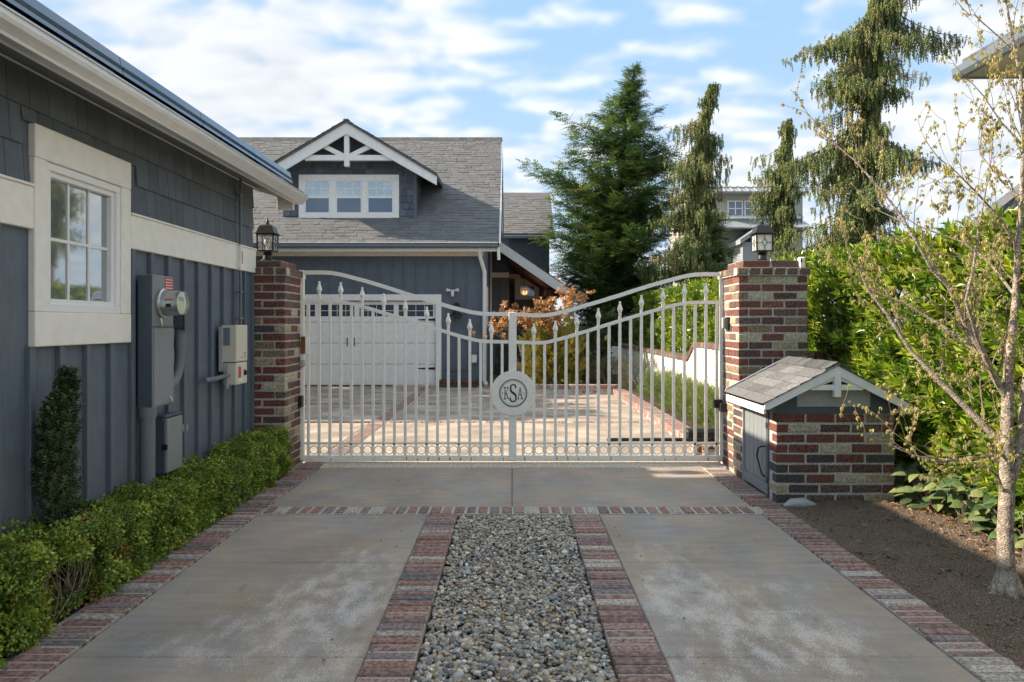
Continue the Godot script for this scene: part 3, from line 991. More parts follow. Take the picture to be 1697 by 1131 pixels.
# ---------- the building beside the drive ----------
func build_garage_building() -> void:
	var WX := -2.6
	var END := 7.84
	var t := thing("garage_building", "dark slate-blue outbuilding with white window and solar panels on its roof", "building", V(-5.9, 0, 2.4))
	# window opening: d 4.33..5.14 , y 1.56..2.39
	var w0 := 4.31; var w1 := 5.15; var wy0 := 1.56; var wy1 := 2.4
	var g := Geo.new()
	g.span(V(WX - 0.16, -0.05, -3.0), V(WX, 2.95, w0))
	g.span(V(WX - 0.16, -0.05, w1), V(WX, 2.95, END))
	g.span(V(WX - 0.16, -0.05, w0), V(WX, wy0, w1))
	g.span(V(WX - 0.16, wy1, w0), V(WX, 2.95, w1))
	part(t, "wall", g, M.siding)
	var e := Geo.new()          # gable end, far side and back
	e.prism([V(-9.2, -0.05, END - 0.16), V(WX - 0.16, -0.05, END - 0.16), V(WX - 0.16, 2.95, END - 0.16), V(-5.9, 4.35, END - 0.16), V(-9.2, 2.95, END - 0.16)], Vector3(0, 0, -0.158))
	e.prism([V(-9.2, -0.05, -2.8), V(WX - 0.16, -0.05, -2.8), V(WX - 0.16, 2.95, -2.8), V(-5.9, 4.35, -2.8), V(-9.2, 2.95, -2.8)], Vector3(0, 0, 0.158))
	e.span(V(-9.36, -0.05, -3.0), V(-9.2, 2.95, END))
	part(t, "wall", e, M.siding)
	# battens below the white band
	var d := 7.58
	while d > 1.2:
		if not (d > 4.18 and d < 5.3):
			bx(t, "batten", M.batten, V(WX - 0.002, 0.0, d - 0.024), V(WX + 0.03, 2.007, d + 0.024), 0.004)
		else:
			bx(t, "batten", M.batten, V(WX - 0.002, 0.0, d - 0.024), V(WX + 0.03, 1.374, d + 0.024), 0.004)
		d -= 0.281
	# a sheet joint that shows below the window
	bx(t, "corner_board", M.siding, V(WX - 0.06, 0.0, END - 0.05), V(WX + 0.024, 2.0, END + 0.003), 0.004)
	# white band boards
	bx(t, "band_board", M.trim, V(WX - 0.002, 2.008, 1.0), V(WX + 0.036, 2.235, 4.205), 0.004)
	bx(t, "band_board", M.trim, V(WX - 0.002, 2.008, 5.275), V(WX + 0.036, 2.235, END + 0.012), 0.004)
	bx(t, "drip_cap", M.trim, V(WX - 0.002, 2.235, 1.0), V(WX + 0.046, 2.25, 4.2), 0.002)
	bx(t, "drip_cap", M.trim, V(WX - 0.002, 2.235, 5.28), V(WX + 0.046, 2.25, END + 0.016), 0.002)
	# wall shingles in three courses
	var rows := [[2.25, 2.455], [2.45, 2.66], [2.655, 2.88]]
	for r in rows.size():
		var z := 1.2 + rf(0, 0.1)
		while z < END:
			var w := minf(pick([0.11, 0.14, 0.17, 0.2, 0.24]) + rf(-0.015, 0.015), END - z)
			if w > 0.03:
				var clash: bool = z + w > 4.2 and z < 5.28 and rows[r][0] < 2.575
				if clash and r > 0 and rows[r][1] > 2.58:
					shingle(t, WX, 2.582, rows[r][1], z, w)
				elif clash:
					var a := z
					if z < 4.205: shingle(t, WX, rows[r][0], rows[r][1], z, 4.2 - z)
					elif z + w > 5.28: shingle(t, WX, rows[r][0], rows[r][1], 5.282, z + w - 5.282)
				else:
					shingle(t, WX, rows[r][0], rows[r][1] + rf(-0.0, 0.004), z, w)
			z += w
	# window
	var win := Node3D.new()
	win.name = "window"
	t.add_child(win)
	win.position = V(WX, 1.4, 4.74) - t.position
	bx(win, "head_casing", M.trim, V(WX - 0.002, 2.4, 4.21), V(WX + 0.042, 2.58, 5.27), 0.005)
	bx(win, "sill_casing", M.trim, V(WX - 0.002, 1.375, 4.21), V(WX + 0.042, 1.565, 5.27), 0.005)
	bx(win, "side_casing", M.trim, V(WX - 0.002, 1.566, 4.21), V(WX + 0.04, 2.399, 4.325), 0.005)
	bx(win, "side_casing", M.trim, V(WX - 0.002, 1.566, 5.145), V(WX + 0.04, 2.399, 5.27), 0.005)
	var f := Geo.new()
	for q in [[0.0, 0.045, 0.03], [0.04, 0.075, 0.012]]:
		var i0: float = q[0]; var i1: float = q[1]; var o: float = q[2]
		f.span(V(WX - 0.07, 1.566 + i0, 4.326 + i0), V(WX + o, 1.566 + i1, 5.144 - i0), 0.004)
		f.span(V(WX - 0.07, 2.398 - i1, 4.326 + i0), V(WX + o, 2.398 - i0, 5.144 - i0), 0.004)
		f.span(V(WX - 0.07, 1.566 + i1, 4.326 + i0), V(WX + o, 2.398 - i1, 4.326 + i1), 0.004)
		f.span(V(WX - 0.07, 1.566 + i1, 5.144 - i1), V(WX + o, 2.398 - i1, 5.144 - i0), 0.004)
	part(win, "frame", f, M.vinyl)
	bx(win, "pane", M.window_glass, V(WX - 0.03, 1.63, 4.39), V(WX - 0.022, 2.33, 5.08))
	for k in [1, 2]:
		var z: float = 4.4 + (5.07 - 4.4) * k / 3.0
		bx(win, "muntin", M.vinyl, V(WX - 0.0215, 1.64, z - 0.009), V(WX - 0.014, 2.325, z + 0.009))
	bx(win, "muntin", M.vinyl, V(WX - 0.0212, 1.972, 4.4), V(WX - 0.0135, 1.99, 5.07))
	# eave: frieze, sloping soffit, fascia and gutter
	var E0 := -1.5
	var E1 := 8.2
	var GX := -2.25
	bx(t, "frieze", M.trim, V(WX - 0.002, 2.86, 1.0), V(WX + 0.03, 2.89, END + 0.01), 0.003)
	var so := Geo.new()
	so.prism([V(-2.75, 2.915, E0), V(GX - 0.002, 2.765, E0), V(GX - 0.002, 2.8, E0), V(-2.75, 2.95, E0)], Vector3(0, 0, -(E1 - 0.02 - E0)))
	part(t, "soffit", so, M.soffit)
	bx(t, "fascia", M.trim, V(GX - 0.03, 2.752, E0), V(GX, 2.835, E1), 0.003)
	var gu := Geo.new()          # ogee gutter profile swept along the eave
	var prof := [Vector2(0.0, 0.0), Vector2(0.055, -0.004), Vector2(0.062, 0.012), Vector2(0.078, 0.03), Vector2(0.098, 0.05), Vector2(0.108, 0.072), Vector2(0.108, 0.098), Vector2(0.118, 0.102), Vector2(0.118, 0.11), Vector2(0.102, 0.11), Vector2(0.1, 0.1), Vector2(0.1, 0.072), Vector2(0.09, 0.055), Vector2(0.07, 0.036), Vector2(0.055, 0.018), Vector2(0.05, 0.006), Vector2(0.006, 0.008), Vector2(0.006, 0.11), Vector2(0.0, 0.11)]
	var gp := []
	for q in prof: gp.append(V(GX + 0.002 + q.x, 2.75 + q.y * 0.82, E0))
	gu.prism(gp, Vector3(0, 0, -(E1 - E0)))
	part(t, "gutter", gu, M.gutter)
	var cap := Geo.new()
	cap.prism([V(GX + 0.001, 2.749, E1), V(GX + 0.06, 2.747, E1), V(GX + 0.11, 2.803, E1), V(GX + 0.121, 2.841, E1), V(GX + 0.001, 2.841, E1)], Vector3(0, 0, -0.006))
	part(t, "gutter_end", cap, M.gutter)
	bx(t, "rake_end", M.trim, V(GX - 0.2, 2.69, E1 - 0.03), V(GX - 0.0305, 2.83, E1 + 0.012), 0.003)
	# roof deck and eave tiles
	var SL := 0.415
	var rd := Geo.new()
	rd.prism([V(-9.7, 2.84, E0), V(-5.9, 4.4, E0), V(GX, 2.815, E0), V(GX, 2.84, E0), V(-5.9, 4.45, E0), V(-9.7, 2.88, E0)], Vector3(0, 0, -(E1 - E0)))
	part(t, "roof", rd, M.roof_tile)
	var z := 1.3
	var flip := 0
	while z < E1 - 0.02:
		for row in 2:
			var w := 0.3
			var q := Geo.new()
			var x1 := GX + 0.075 - row * 0.34
			var x0 := x1 - 0.42
			var lift := 0.028 + 0.014 * row + rf(0.0, 0.012)
			var zz := z + (0.15 if row == 1 else 0.0)
			var y1 := 2.835 + (GX - x1) * SL + lift
			var y0 := 2.835 + (GX - x0) * SL + lift - 0.02
			q.prism([V(x0, y0, zz + 0.004), V(x1, y1, zz + 0.004), V(x1, y1 + 0.032, zz + 0.004), V(x0, y0 + 0.032, zz + 0.004)], Vector3(0, 0, -(w - 0.008)))
			part(t, "roof_tile", q, M.roof_tile)
		z += 0.3
	# solar panels on rails
	var p0 := 1.0
	for k in 6:
		var a := p0 + k * 1.13
		var b := a + 1.11
		for r in 2:
			var xa := -2.19 - r * 1.6
			var xb := xa - 1.57
			var n := Vector3(SL, 1, 0).normalized()
			var ya := 2.93 + (GX - xa) * SL - 0.004
			var yb := 2.93 + (GX - xb) * SL - 0.004
			var up := n * 0.038
			var fr := Geo.new()
			fr.prism([V(xa, ya, a), V(xb, yb, a), V(xb, yb, b), V(xa, ya, b)], up)
			var sp := part(t, "solar_panel", fr, M.panel_blue)
			if r == 0:
				var lip := Geo.new()
				lip.bar(V(xa, ya, a) + up * 0.5, V(xa, ya, b) + up * 0.5, 0.04, 0.006, Vector3(1, -SL, 0).normalized())
				part(sp, "frame_edge", lip, M.panel_blue)
	for k in 6:        # glossy skirt along the lower edge of the array
		var a := p0 + k * 1.13
		var sk := Geo.new()
		sk.prism([V(-2.185, 2.892, a + 0.004), V(-2.175, 2.892, a + 0.004), V(-2.2, 2.998, a + 0.004), V(-2.21, 2.998, a + 0.004)], Vector3(0, 0, -1.122))
		part(t, "array_skirt", sk, M.panel_blue)
	for xr in [-2.5, -3.4]:
		bx(t, "rail", M.aluminium, V(xr - 0.02, 2.93 + (GX - xr) * SL - 0.05, p0), V(xr + 0.02, 2.93 + (GX - xr) * SL - 0.006, p0 + 6.85))
	# conduit strapped to the wall down to the inverter
	var c := Geo.new()
	c.tube(PackedVector3Array([V(WX + 0.062, 2.87, 7.33), V(WX + 0.062, 1.3, 7.33)]), PackedFloat32Array([0.014, 0.014]), 8)
	var con := thing("wall_conduit", "thin grey conduit running down the shingled wall past the white band", "conduit", V(WX, 1.3, 7.33))
	part(con, "pipe", c, M.pipe_grey)
	var c2 := Geo.new()
	c2.tube(PackedVector3Array([V(WX + 0.062, 2.24, 7.33), V(WX + 0.062, 2.0, 7.33)]), PackedFloat32Array([0.0155, 0.0155]), 8)
	part(con, "painted_sleeve", c2, M.trim)
	bx(con, "label_strip", M.red_print, V(WX + 0.073, 2.06, 7.325), V(WX + 0.0795, 2.18, 7.337))
	for y in [2.7, 1.8, 1.55]:
		bx(con, "strap", M.pipe_grey, V(WX + 0.02, y - 0.008, 7.29), V(WX + 0.078, y + 0.008, 7.37), 0.002)
func shingle(t: Node3D, wx: float, y0: float, y1: float, z: float, w: float) -> void:
	if w < 0.02: return
	var g := Geo.new()
	var k := 0.0025
	# a tapered board: thick butt below, thin top
	g.prism([V(wx - 0.001, y0, z + k), V(wx + 0.021, y0, z + k), V(wx + 0.006, y1 + 0.02, z + k), V(wx - 0.001, y1 + 0.02, z + k)], Vector3(0, 0, -(w - 2 * k)))
	part(t, "shingle", g, M["shingle%d" % (rng.randi() % 4)])

# ---------- meters, boxes and inverter on that wall ----------
func build_utilities() -> void:
	var WX := -2.57
	var mb := thing("meter_cabinet", "tall grey electric meter cabinet with a round glass meter", "meter box", V(-2.53, 0.92, 5.54))
	bx(mb, "cabinet", M.grey_box, V(WX, 0.92, 5.38), V(-2.466, 1.84, 5.71), 0.006)
	bx(mb, "side_panel", M.navy_box, V(WX + 0.002, 0.93, 5.377), V(-2.47, 1.835, 5.3805), 0.001)
	bx(mb, "cover_seam", M.navy_box, V(-2.4665, 1.475, 5.384), V(-2.458, 1.485, 5.706), 0.001)
	bx(mb, "cover", M.grey_box, V(-2.4662, 0.935, 5.39), V(-2.46, 1.47, 5.7), 0.002)
	var ko := Geo.new()
	for r in [0.055, 0.035]:
		var ring := PackedVector3Array(); var rad := PackedFloat32Array()
		for i in 25:
			ring.append(V(-2.53 + cos(TAU * i / 24) * r, 1.02 + sin(TAU * i / 24) * r, 5.377)); rad.append(0.002)
		ko.tube(ring, rad, 5, false)
	part(mb, "knockout", ko, M.navy_box)
	var hook := Geo.new()
	hook.tube(PackedVector3Array([V(-2.455, 0.98, 5.62), V(-2.44, 0.965, 5.62), V(-2.44, 0.935, 5.62), V(-2.45, 0.925, 5.63)]), PackedFloat32Array([0.006, 0.006, 0.006, 0.006]), 6)
	part(mb, "latch", hook, M.meter_steel)
	var flange := Geo.new()
	flange.lathe(V(-2.466, 1.645, 5.52), [[0.0, 0.0], [0.1, 0.0], [0.104, 0.006], [0.104, 0.02], [0.096, 0.026], [0.0, 0.027]], 28, Vector3.RIGHT)
	part(mb, "meter_ring", flange, M.meter_steel)
	var body := Geo.new()
	body.lathe(V(-2.44, 1.645, 5.52), [[0.092, 0.0], [0.09, 0.02], [0.088, 0.1], [0.086, 0.115]], 28, Vector3.RIGHT)
	part(mb, "meter_body", body, M.meter_steel)
	var glass := Geo.new()
	glass.lathe(V(-2.325, 1.645, 5.52), [[0.086, 0.0], [0.082, 0.016], [0.066, 0.026], [0.0, 0.03]], 28, Vector3.RIGHT)
	var gd := part(mb, "meter_dome", glass, M.clear_glass)
	var face := Geo.new()
	face.lathe(V(-2.33, 1.645, 5.52), [[0.08, 0.0], [0.08, 0.004], [0.0, 0.0041]], 28, Vector3.RIGHT)
	part(gd, "dial", face, M.meter_face)
	bx(gd, "dial_window", M.display_grey, V(-2.327, 1.66, 5.48), V(-2.3245, 1.69, 5.56))
	bx(mb, "meter_label", M.dark, V(-2.4, 1.615, 5.4305), V(-2.365, 1.64, 5.4285))
	bx(mb, "meter_label", M.red_print, V(-2.41, 1.665, 5.4305), V(-2.35, 1.672, 5.4275))
	var seal := Geo.new()
	seal.tube(PackedVector3Array([V(-2.45, 1.54, 5.47), V(-2.445, 1.51, 5.47), V(-2.447, 1.48, 5.475)]), PackedFloat32Array([0.006, 0.009, 0.004]), 6)
	part(mb, "seal", seal, M.meter_steel)
	var st := bx(mb, "warning_sticker", M.red_print, V(-2.4655, 1.745, 5.57), V(-2.463, 1.83, 5.69))
	for k in 4:
		bx(st, "print_line", M.white_print, V(-2.4628, 1.753 + 0.02 * k, 5.577), V(-2.4622, 1.759 + 0.02 * k, 5.683))
	# riser below the cabinet
	var riser := Geo.new()
	riser.tube(PackedVector3Array([V(-2.522, -0.05, 5.42), V(-2.522, 0.85, 5.42), V(-2.522, 0.851, 5.42), V(-2.522, 0.925, 5.42)]), PackedFloat32Array([0.052, 0.052, 0.06, 0.06]), 18)
	var rs := thing("service_riser", "thick grey pipe rising out of the boxwood into the meter cabinet", "pipe", V(-2.522, 0, 5.42))
	part(rs, "pipe", riser, M.pipe_grey)
	# lower box
	var lb := thing("junction_cabinet", "small dark blue cabinet with a hinged door below the meter", "utility box", V(-2.53, 0.41, 5.76))
	bx(lb, "cabinet", M.navy_box, V(WX, 0.415, 5.63), V(-2.5, 0.825, 5.885), 0.006)
	bx(lb, "door", M.grey_box, V(-2.4995, 0.425, 5.635), V(-2.477, 0.815, 5.895), 0.005)
	bx(lb, "rain_lip", M.navy_box, V(WX, 0.8255, 5.62), V(-2.485, 0.84, 5.9), 0.003)
	bx(lb, "latch", M.black_metal, V(-2.51, 0.595, 5.612), V(-2.47, 0.635, 5.634), 0.004)
	bx(lb, "hinge_rod", M.navy_box, V(-2.505, 0.43, 5.622), V(-2.49, 0.8, 5.634), 0.002)
	# conduit body and elbow
	var eb := thing("conduit_elbow", "grey conduit bending from a dark box into the meter cabinet", "conduit", V(-2.5, 1.0, 5.9))
	bx(eb, "pull_box", M.navy_box, V(WX, 1.46, 5.86), V(-2.45, 1.73, 5.99), 0.012)
	bx(eb, "box_cover", M.navy_box, V(-2.4498, 1.45, 5.85), V(-2.44, 1.74, 6.0), 0.004)
	var el := Geo.new()
	var path := PackedVector3Array([V(-2.505, 1.47, 5.91), V(-2.505, 1.25, 5.91)])
	for i in range(1, 7):
		var a := PI / 2 * i / 6.0
		path.append(V(-2.505, 1.25 - 0.2 * sin(a), 5.91 - 0.2 * (1.0 - cos(a))))
	var rr := PackedFloat32Array()
	for i in path.size(): rr.append(0.036)
	el.tube(path, rr, 14)
	part(eb, "elbow", el, M.pipe_grey)
	var col := Geo.new()
	col.tube(PackedVector3Array([V(-2.505, 1.4, 5.91), V(-2.505, 1.3, 5.91)]), PackedFloat32Array([0.041, 0.041]), 14)
	part(eb, "coupling", col, M.pipe_grey)
	# inverter
	var iv := thing("solar_inverter", "cream two-part solar inverter with a small grey screen", "inverter", V(-2.5, 0.96, 7.03))
	bx(iv, "mounting_plate", M.plate_grey, V(WX, 1.08, 6.86), V(-2.535, 1.475, 7.16), 0.004)
	var up := Geo.new()
	up.prism([V(-2.534, 1.165, 6.88), V(-2.424, 1.165, 6.88), V(-2.424, 1.49, 6.88), V(-2.545, 1.49, 6.88), V(-2.545, 1.28, 6.88)], Vector3(0, 0, -0.29))
	part(iv, "housing", up, M.cream_plastic)
	var hs := Geo.new()
	hs.box(V(-2.4245, 1.328, 7.025), Vector3(0.012, 0.32, 0.282), 0.005)
	part(iv, "front_cover", hs, M.cream_plastic)
	bx(iv, "screen", M.display_grey, V(-2.532, 1.31, 6.8795), V(-2.475, 1.465, 6.876))
	for k in 3: bx(iv, "red_lettering", M.red_print, V(-2.419, 1.2 + 0.018 * k, 7.07), V(-2.4178, 1.208 + 0.018 * k, 7.13))
	bx(iv, "red_lettering", M.red_print, V(-2.419, 1.198, 6.98), V(-2.4178, 1.204, 7.05))
	var low := Geo.new()
	low.box(V(-2.48, 1.058, 7.025), Vector3(0.12, 0.195, 0.28), 0.008)
	part(iv, "switch_housing", low, M.cream_plastic)
	var kn := Geo.new()
	kn.lathe(V(-2.42, 1.06, 7.1), [[0.0, 0.02], [0.02, 0.02], [0.024, 0.0], [0.03, 0.0]], 12, Vector3.RIGHT)
	part(iv, "switch_knob", kn, M.black_metal)
	bx(iv, "warning_sticker", M.red_print, V(-2.4195, 1.02, 6.93), V(-2.4185, 1.12, 7.0))
	bx(iv, "warning_sticker", M.white_print, V(-2.4193, 0.985, 6.93), V(-2.4183, 1.017, 7.05))
	bx(iv, "bracket", M.plate_grey, V(-2.5, 0.93, 6.845), V(-2.48, 1.16, 6.862), 0.003)
	var cd := Geo.new()
	cd.tube(PackedVector3Array([V(-2.52, 1.035, 6.42), V(-2.51, 1.035, 6.62), V(-2.49, 1.05, 6.9)]), PackedFloat32Array([0.024, 0.022, 0.018]), 10)
	part(iv, "conduit", cd, M.pipe_grey)
	var op := Geo.new()
	op.lathe(V(WX - 0.02, 0.68, 6.15), [[0.0, 0.02], [0.03, 0.02], [0.035, 0.0]], 18, Vector3.RIGHT)
	op.lathe(V(WX - 0.02, 0.68, 6.2), [[0.0, 0.021], [0.03, 0.021], [0.035, 0.0]], 18, Vector3.RIGHT)
	var plate := thing("blank_plate", "small grey oval cover plate low on the blue wall", "cover plate", V(WX, 0.65, 6.17))
	part(plate, "plate", op, M.grey_box)

# ---------- wrought gate ----------
func smooth_curve(pts: Array, step := 3.0) -> Array:       # Catmull-Rom through pixel points, as [px, py]
	var out := []
	for i in pts.size() - 1:
		var p0: Array = pts[maxi(i - 1, 0)]; var p1: Array = pts[i]; var p2: Array = pts[i + 1]; var p3: Array = pts[mini(i + 2, pts.size() - 1)]
		var k := maxi(2, int((p2[0] - p1[0]) / 12.0))
		for j in k:
			var t := j / float(k)
			var y: float = 0.5 * ((2 * p1[1]) + (p2[1] - p0[1]) * t + (2 * p0[1] - 5 * p1[1] + 4 * p2[1] - p3[1]) * t * t + (3 * p1[1] - p0[1] - 3 * p2[1] + p3[1]) * t * t * t)
			out.append([lerpf(p1[0], p2[0], t), y])
	out.append(pts[pts.size() - 1])
	return out
func curve_y(c: Array, x: float) -> float:
	for i in c.size() - 1:
		if x >= c[i][0] and x <= c[i + 1][0]:
			return lerpf(c[i][1], c[i + 1][1], (x - c[i][0]) / maxf(c[i + 1][0] - c[i][0], 0.001))
	return c[c.size() - 1][1]
func ribbon(g: Geo, c: Array, d: float, h: float, w: float) -> void:      # rectangular rail through the points, h high and w thick
	var n := c.size()
	var up := []
	var lo := []
	for i in n:
		var a := P(c[maxi(i - 1, 0)][0], c[maxi(i - 1, 0)][1], d)
		var b := P(c[mini(i + 1, n - 1)][0], c[mini(i + 1, n - 1)][1], d)
		var t := (b - a).normalized()
		var nn := Vector3(-t.y, t.x, 0)
		var p := P(c[i][0], c[i][1], d)
		up.append(p + nn * h / 2); lo.append(p - nn * h / 2)
	var f := Vector3(0, 0, w / 2)
	for i in n - 1:
		g.quad(lo[i] + f, lo[i + 1] + f, up[i + 1] + f, up[i] + f)
		g.quad(lo[i + 1] - f, lo[i] - f, up[i] - f, up[i + 1] - f)
		g.quad(up[i] + f, up[i + 1] + f, up[i + 1] - f, up[i] - f)
		g.quad(lo[i] - f, lo[i + 1] - f, lo[i + 1] + f, lo[i] + f)
func build_gate() -> void:
	var D := 8.45
	var t := thing("driveway_gate", "white metal picket gate with spear finials and a round monogram plate", "gate", V(0, 0, D))
	var half_top := [[502.0, 452.0], [548, 452.5], [588, 461.5], [635, 475], [686, 491], [722.6, 502], [763, 513.5], [796.5, 520], [850, 521]]
	var half_low := [[502.0, 499.0], [545, 499], [568, 501.0], [601.6, 509], [635, 519], [685.6, 534], [736, 549.5], [776, 561], [800, 566], [850, 567]]
	var top := half_top.duplicate()
	var low := half_low.duplicate()
	for i in range(half_top.size() - 2, -1, -1): top.append([1698.0 - half_top[i][0], half_top[i][1] + 3.0])
	for i in range(half_low.size() - 2, -1, -1): low.append([1698.0 - half_low[i][0], half_low[i][1] + 2.5])
	var ct := smooth_curve(top)
	var cl := smooth_curve(low)
	var g := Geo.new()
	ribbon(g, ct, D, 0.042, 0.04)
	part(t, "top_rail", g, M.gate_paint)
	g = Geo.new()
	ribbon(g, cl, D, 0.036, 0.036)
	part(t, "middle_rail", g, M.gate_paint)
	var y_of := func(py: float) -> float: return P(0, py, D).y
	var x_of := func(px: float) -> float: return P(px, 0, D).x
	for e in [499.5, 1196.5]:
		bx(t, "end_post", M.gate_paint, V(x_of.call(e) - 0.026, 0.03, D - 0.026), V(x_of.call(e) + 0.026, y_of.call(448.0 if e < 800 else 451.0), D + 0.026), 0.004)
	bx(t, "centre_post", M.gate_paint, V(x_of.call(849.0) - 0.042, 0.03, D - 0.03), V(x_of.call(849.0) + 0.042, y_of.call(518.0), D + 0.03), 0.004)
	bx(t, "bottom_rail", M.gate_paint, V(-2.265, 0.022, D - 0.022), V(2.265, 0.082, D + 0.022), 0.004)
	bx(t, "lower_rail", M.gate_paint, V(-2.265, 0.2, D - 0.0135), V(2.265, 0.226, D + 0.0135), 0.003)
	# pickets: every second one rises past the rail into a spear
	var xs := []
	for k in 19: xs.append(510.5 + k * 17.84)
	for k in 19: xs.append(1698.0 - (510.5 + k * 17.84))
	var fin := Geo.new()
	fin.lathe(Vector3.ZERO, [[0.0, 0.0], [0.017, 0.0], [0.017, 0.018], [0.012, 0.022], [0.02, 0.03], [0.02, 0.036], [0.012, 0.042], [0.02, 0.05], [0.028, 0.07], [0.03, 0.078], [0.024, 0.1], [0.01, 0.142], [0.012, 0.146], [0.014, 0.154], [0.01, 0.163], [0.0, 0.166]], 10)
	var fm := fin.mesh()
	var ring := Geo.new()
	var rp := PackedVector3Array(); var rr := PackedFloat32Array()
	for i in 19:
		rp.append(Vector3(cos(TAU * i / 18) * 0.044, sin(TAU * i / 18) * 0.044, 0)); rr.append(0.0065)
	ring.tube(rp, rr, 6, false)
	var rm := ring.mesh()
	for i in xs.size():
		var k := i % 19
		var x: float = x_of.call(xs[i])
		var y: float = y_of.call(curve_y(cl, xs[i])) - 0.014
		if k % 2 == 1: y += 0.06
		bx(t, "picket", M.gate_paint, V(x - 0.0145, 0.08, D - 0.0145), V(x + 0.0145, y, D + 0.0145), 0.002)
		if k % 2 == 1: put(t, "finial", fm, M.gate_paint, V(x, y, D))
	xs.sort()
	xs.append(1196.5)
	xs.push_front(499.5)
	for i in xs.size() - 1:
		if xs[i + 1] - xs[i] < 14.0: continue
		var mid: float = (xs[i] + xs[i + 1]) / 2
		if absf(mid - 849) < 2.0 or absf(xs[i + 1] - xs[i]) > 25.0: continue
		put(t, "ring", rm, M.gate_paint, V(x_of.call(mid), 0.141, D))
	for px in [840.5, 857.5]:
		pass
	# rust where water sits on the lower rail
	var r := RandomNumberGenerator.new()
	r.seed = 8
	for i in xs.size():
		if r.randf() < 0.6:
			var x: float = x_of.call(xs[i])
			bx(t, "rust_stain", M.rust, V(x + 0.012, 0.03, D - 0.0228), V(x + 0.012 + r.randf_range(0.004, 0.012), 0.03 + r.randf_range(0.02, 0.05), D - 0.0218))
		if r.randf() < 0.25:
			var x: float = x_of.call(xs[i])
			bx(t, "rust_stain", M.rust, V(x - 0.0148, 0.195, D - 0.0151), V(x + 0.006, 0.196 + r.randf_range(0.01, 0.03), D - 0.0143))
	# monogram plate
	var c := P(850.0, 652.0, D - 0.05)
	var disc := Geo.new()
	disc.lathe(c - Vector3(0, 0, 0.016), [[0.0, 0.0], [0.238, 0.0], [0.24, 0.002], [0.24, 0.014], [0.238, 0.016], [0.0, 0.016]], 56, Vector3(0, 0, 1))
	var pl := part(t, "monogram_plate", disc, M.gate_paint)
	for q in [[0.146, 0.0042], [0.134, 0.0018]]:
		var an := Geo.new()
		an.lathe(c, [[q[0] - q[1], 0.0], [q[0] - q[1], 0.002], [q[0] + q[1], 0.002], [q[0] + q[1], 0.0]], 56, Vector3(0, 0, 1), false)
		part(pl, "ring_line", an, M.dark)
	var font := SystemFont.new()
	font.font_names = PackedStringArray(["Droid Serif"])
	for q in [["K", -0.073, 0.054, 0.132], ["S", 0.0, 0.078, 0.196], ["A", 0.074, 0.057, 0.132]]:
		var tm := TextMesh.new()
		tm.text = q[0]
		tm.font = font
		tm.font_size = 64
		tm.pixel_size = 0.01
		tm.depth = 0.2
		tm.material = M.dark
		var bb := tm.get_aabb()
		var o := MeshInstance3D.new()
		o.name = "letter"
		o.mesh = tm
		var sc := Vector3(q[2] / bb.size.x, q[3] / bb.size.y, 0.01)
		o.transform = Transform3D(Basis.from_scale(sc), c + Vector3(q[1], 0, 0.001) - bb.get_center() * sc - origin_of(pl))
		pl.add_child(o, true)
	for sx in [-1, 1]:
		var dot := Geo.new()
		dot.lathe(c + Vector3(sx * 0.114, 0, 0), [[0.0058, 0.0], [0.0058, 0.002], [0.0, 0.002]], 10, Vector3(0, 0, 1), false)
		part(pl, "dot", dot, M.dark)
	# gate fittings
	bx(t, "hinge_box", M.rust, V(-2.262, 1.18, D - 0.06), V(-2.2, 1.365, D - 0.028), 0.006)
	bx(t, "hinge_cover", M.gate_paint, V(-2.215, 1.175, D - 0.065), V(-2.195, 1.37, D - 0.03), 0.004)
	bx(t, "latch", M.black_metal, V(2.16, 0.6, D - 0.09), V(2.25, 0.69, D - 0.028), 0.008)
	var op := thing("gate_opener", "black gate opener arm lying low behind the gate", "gate opener", V(1.7, 0.0, D + 0.25))
	bx(op, "arm", M.black_metal, V(1.05, 0.2, D + 0.2), V(2.2, 0.235, D + 0.26), 0.006)
	var mo := Geo.new()
	mo.box(V(2.2, 0.26, D + 0.32), Vector3(0.55, 0.14, 0.18), 0.03)
	part(op, "motor_housing", mo, M.black_metal)
	bx(op, "bracket", M.rust, V(2.02, 0.03, D + 0.21), V(2.1, 0.198, D + 0.26), 0.004)

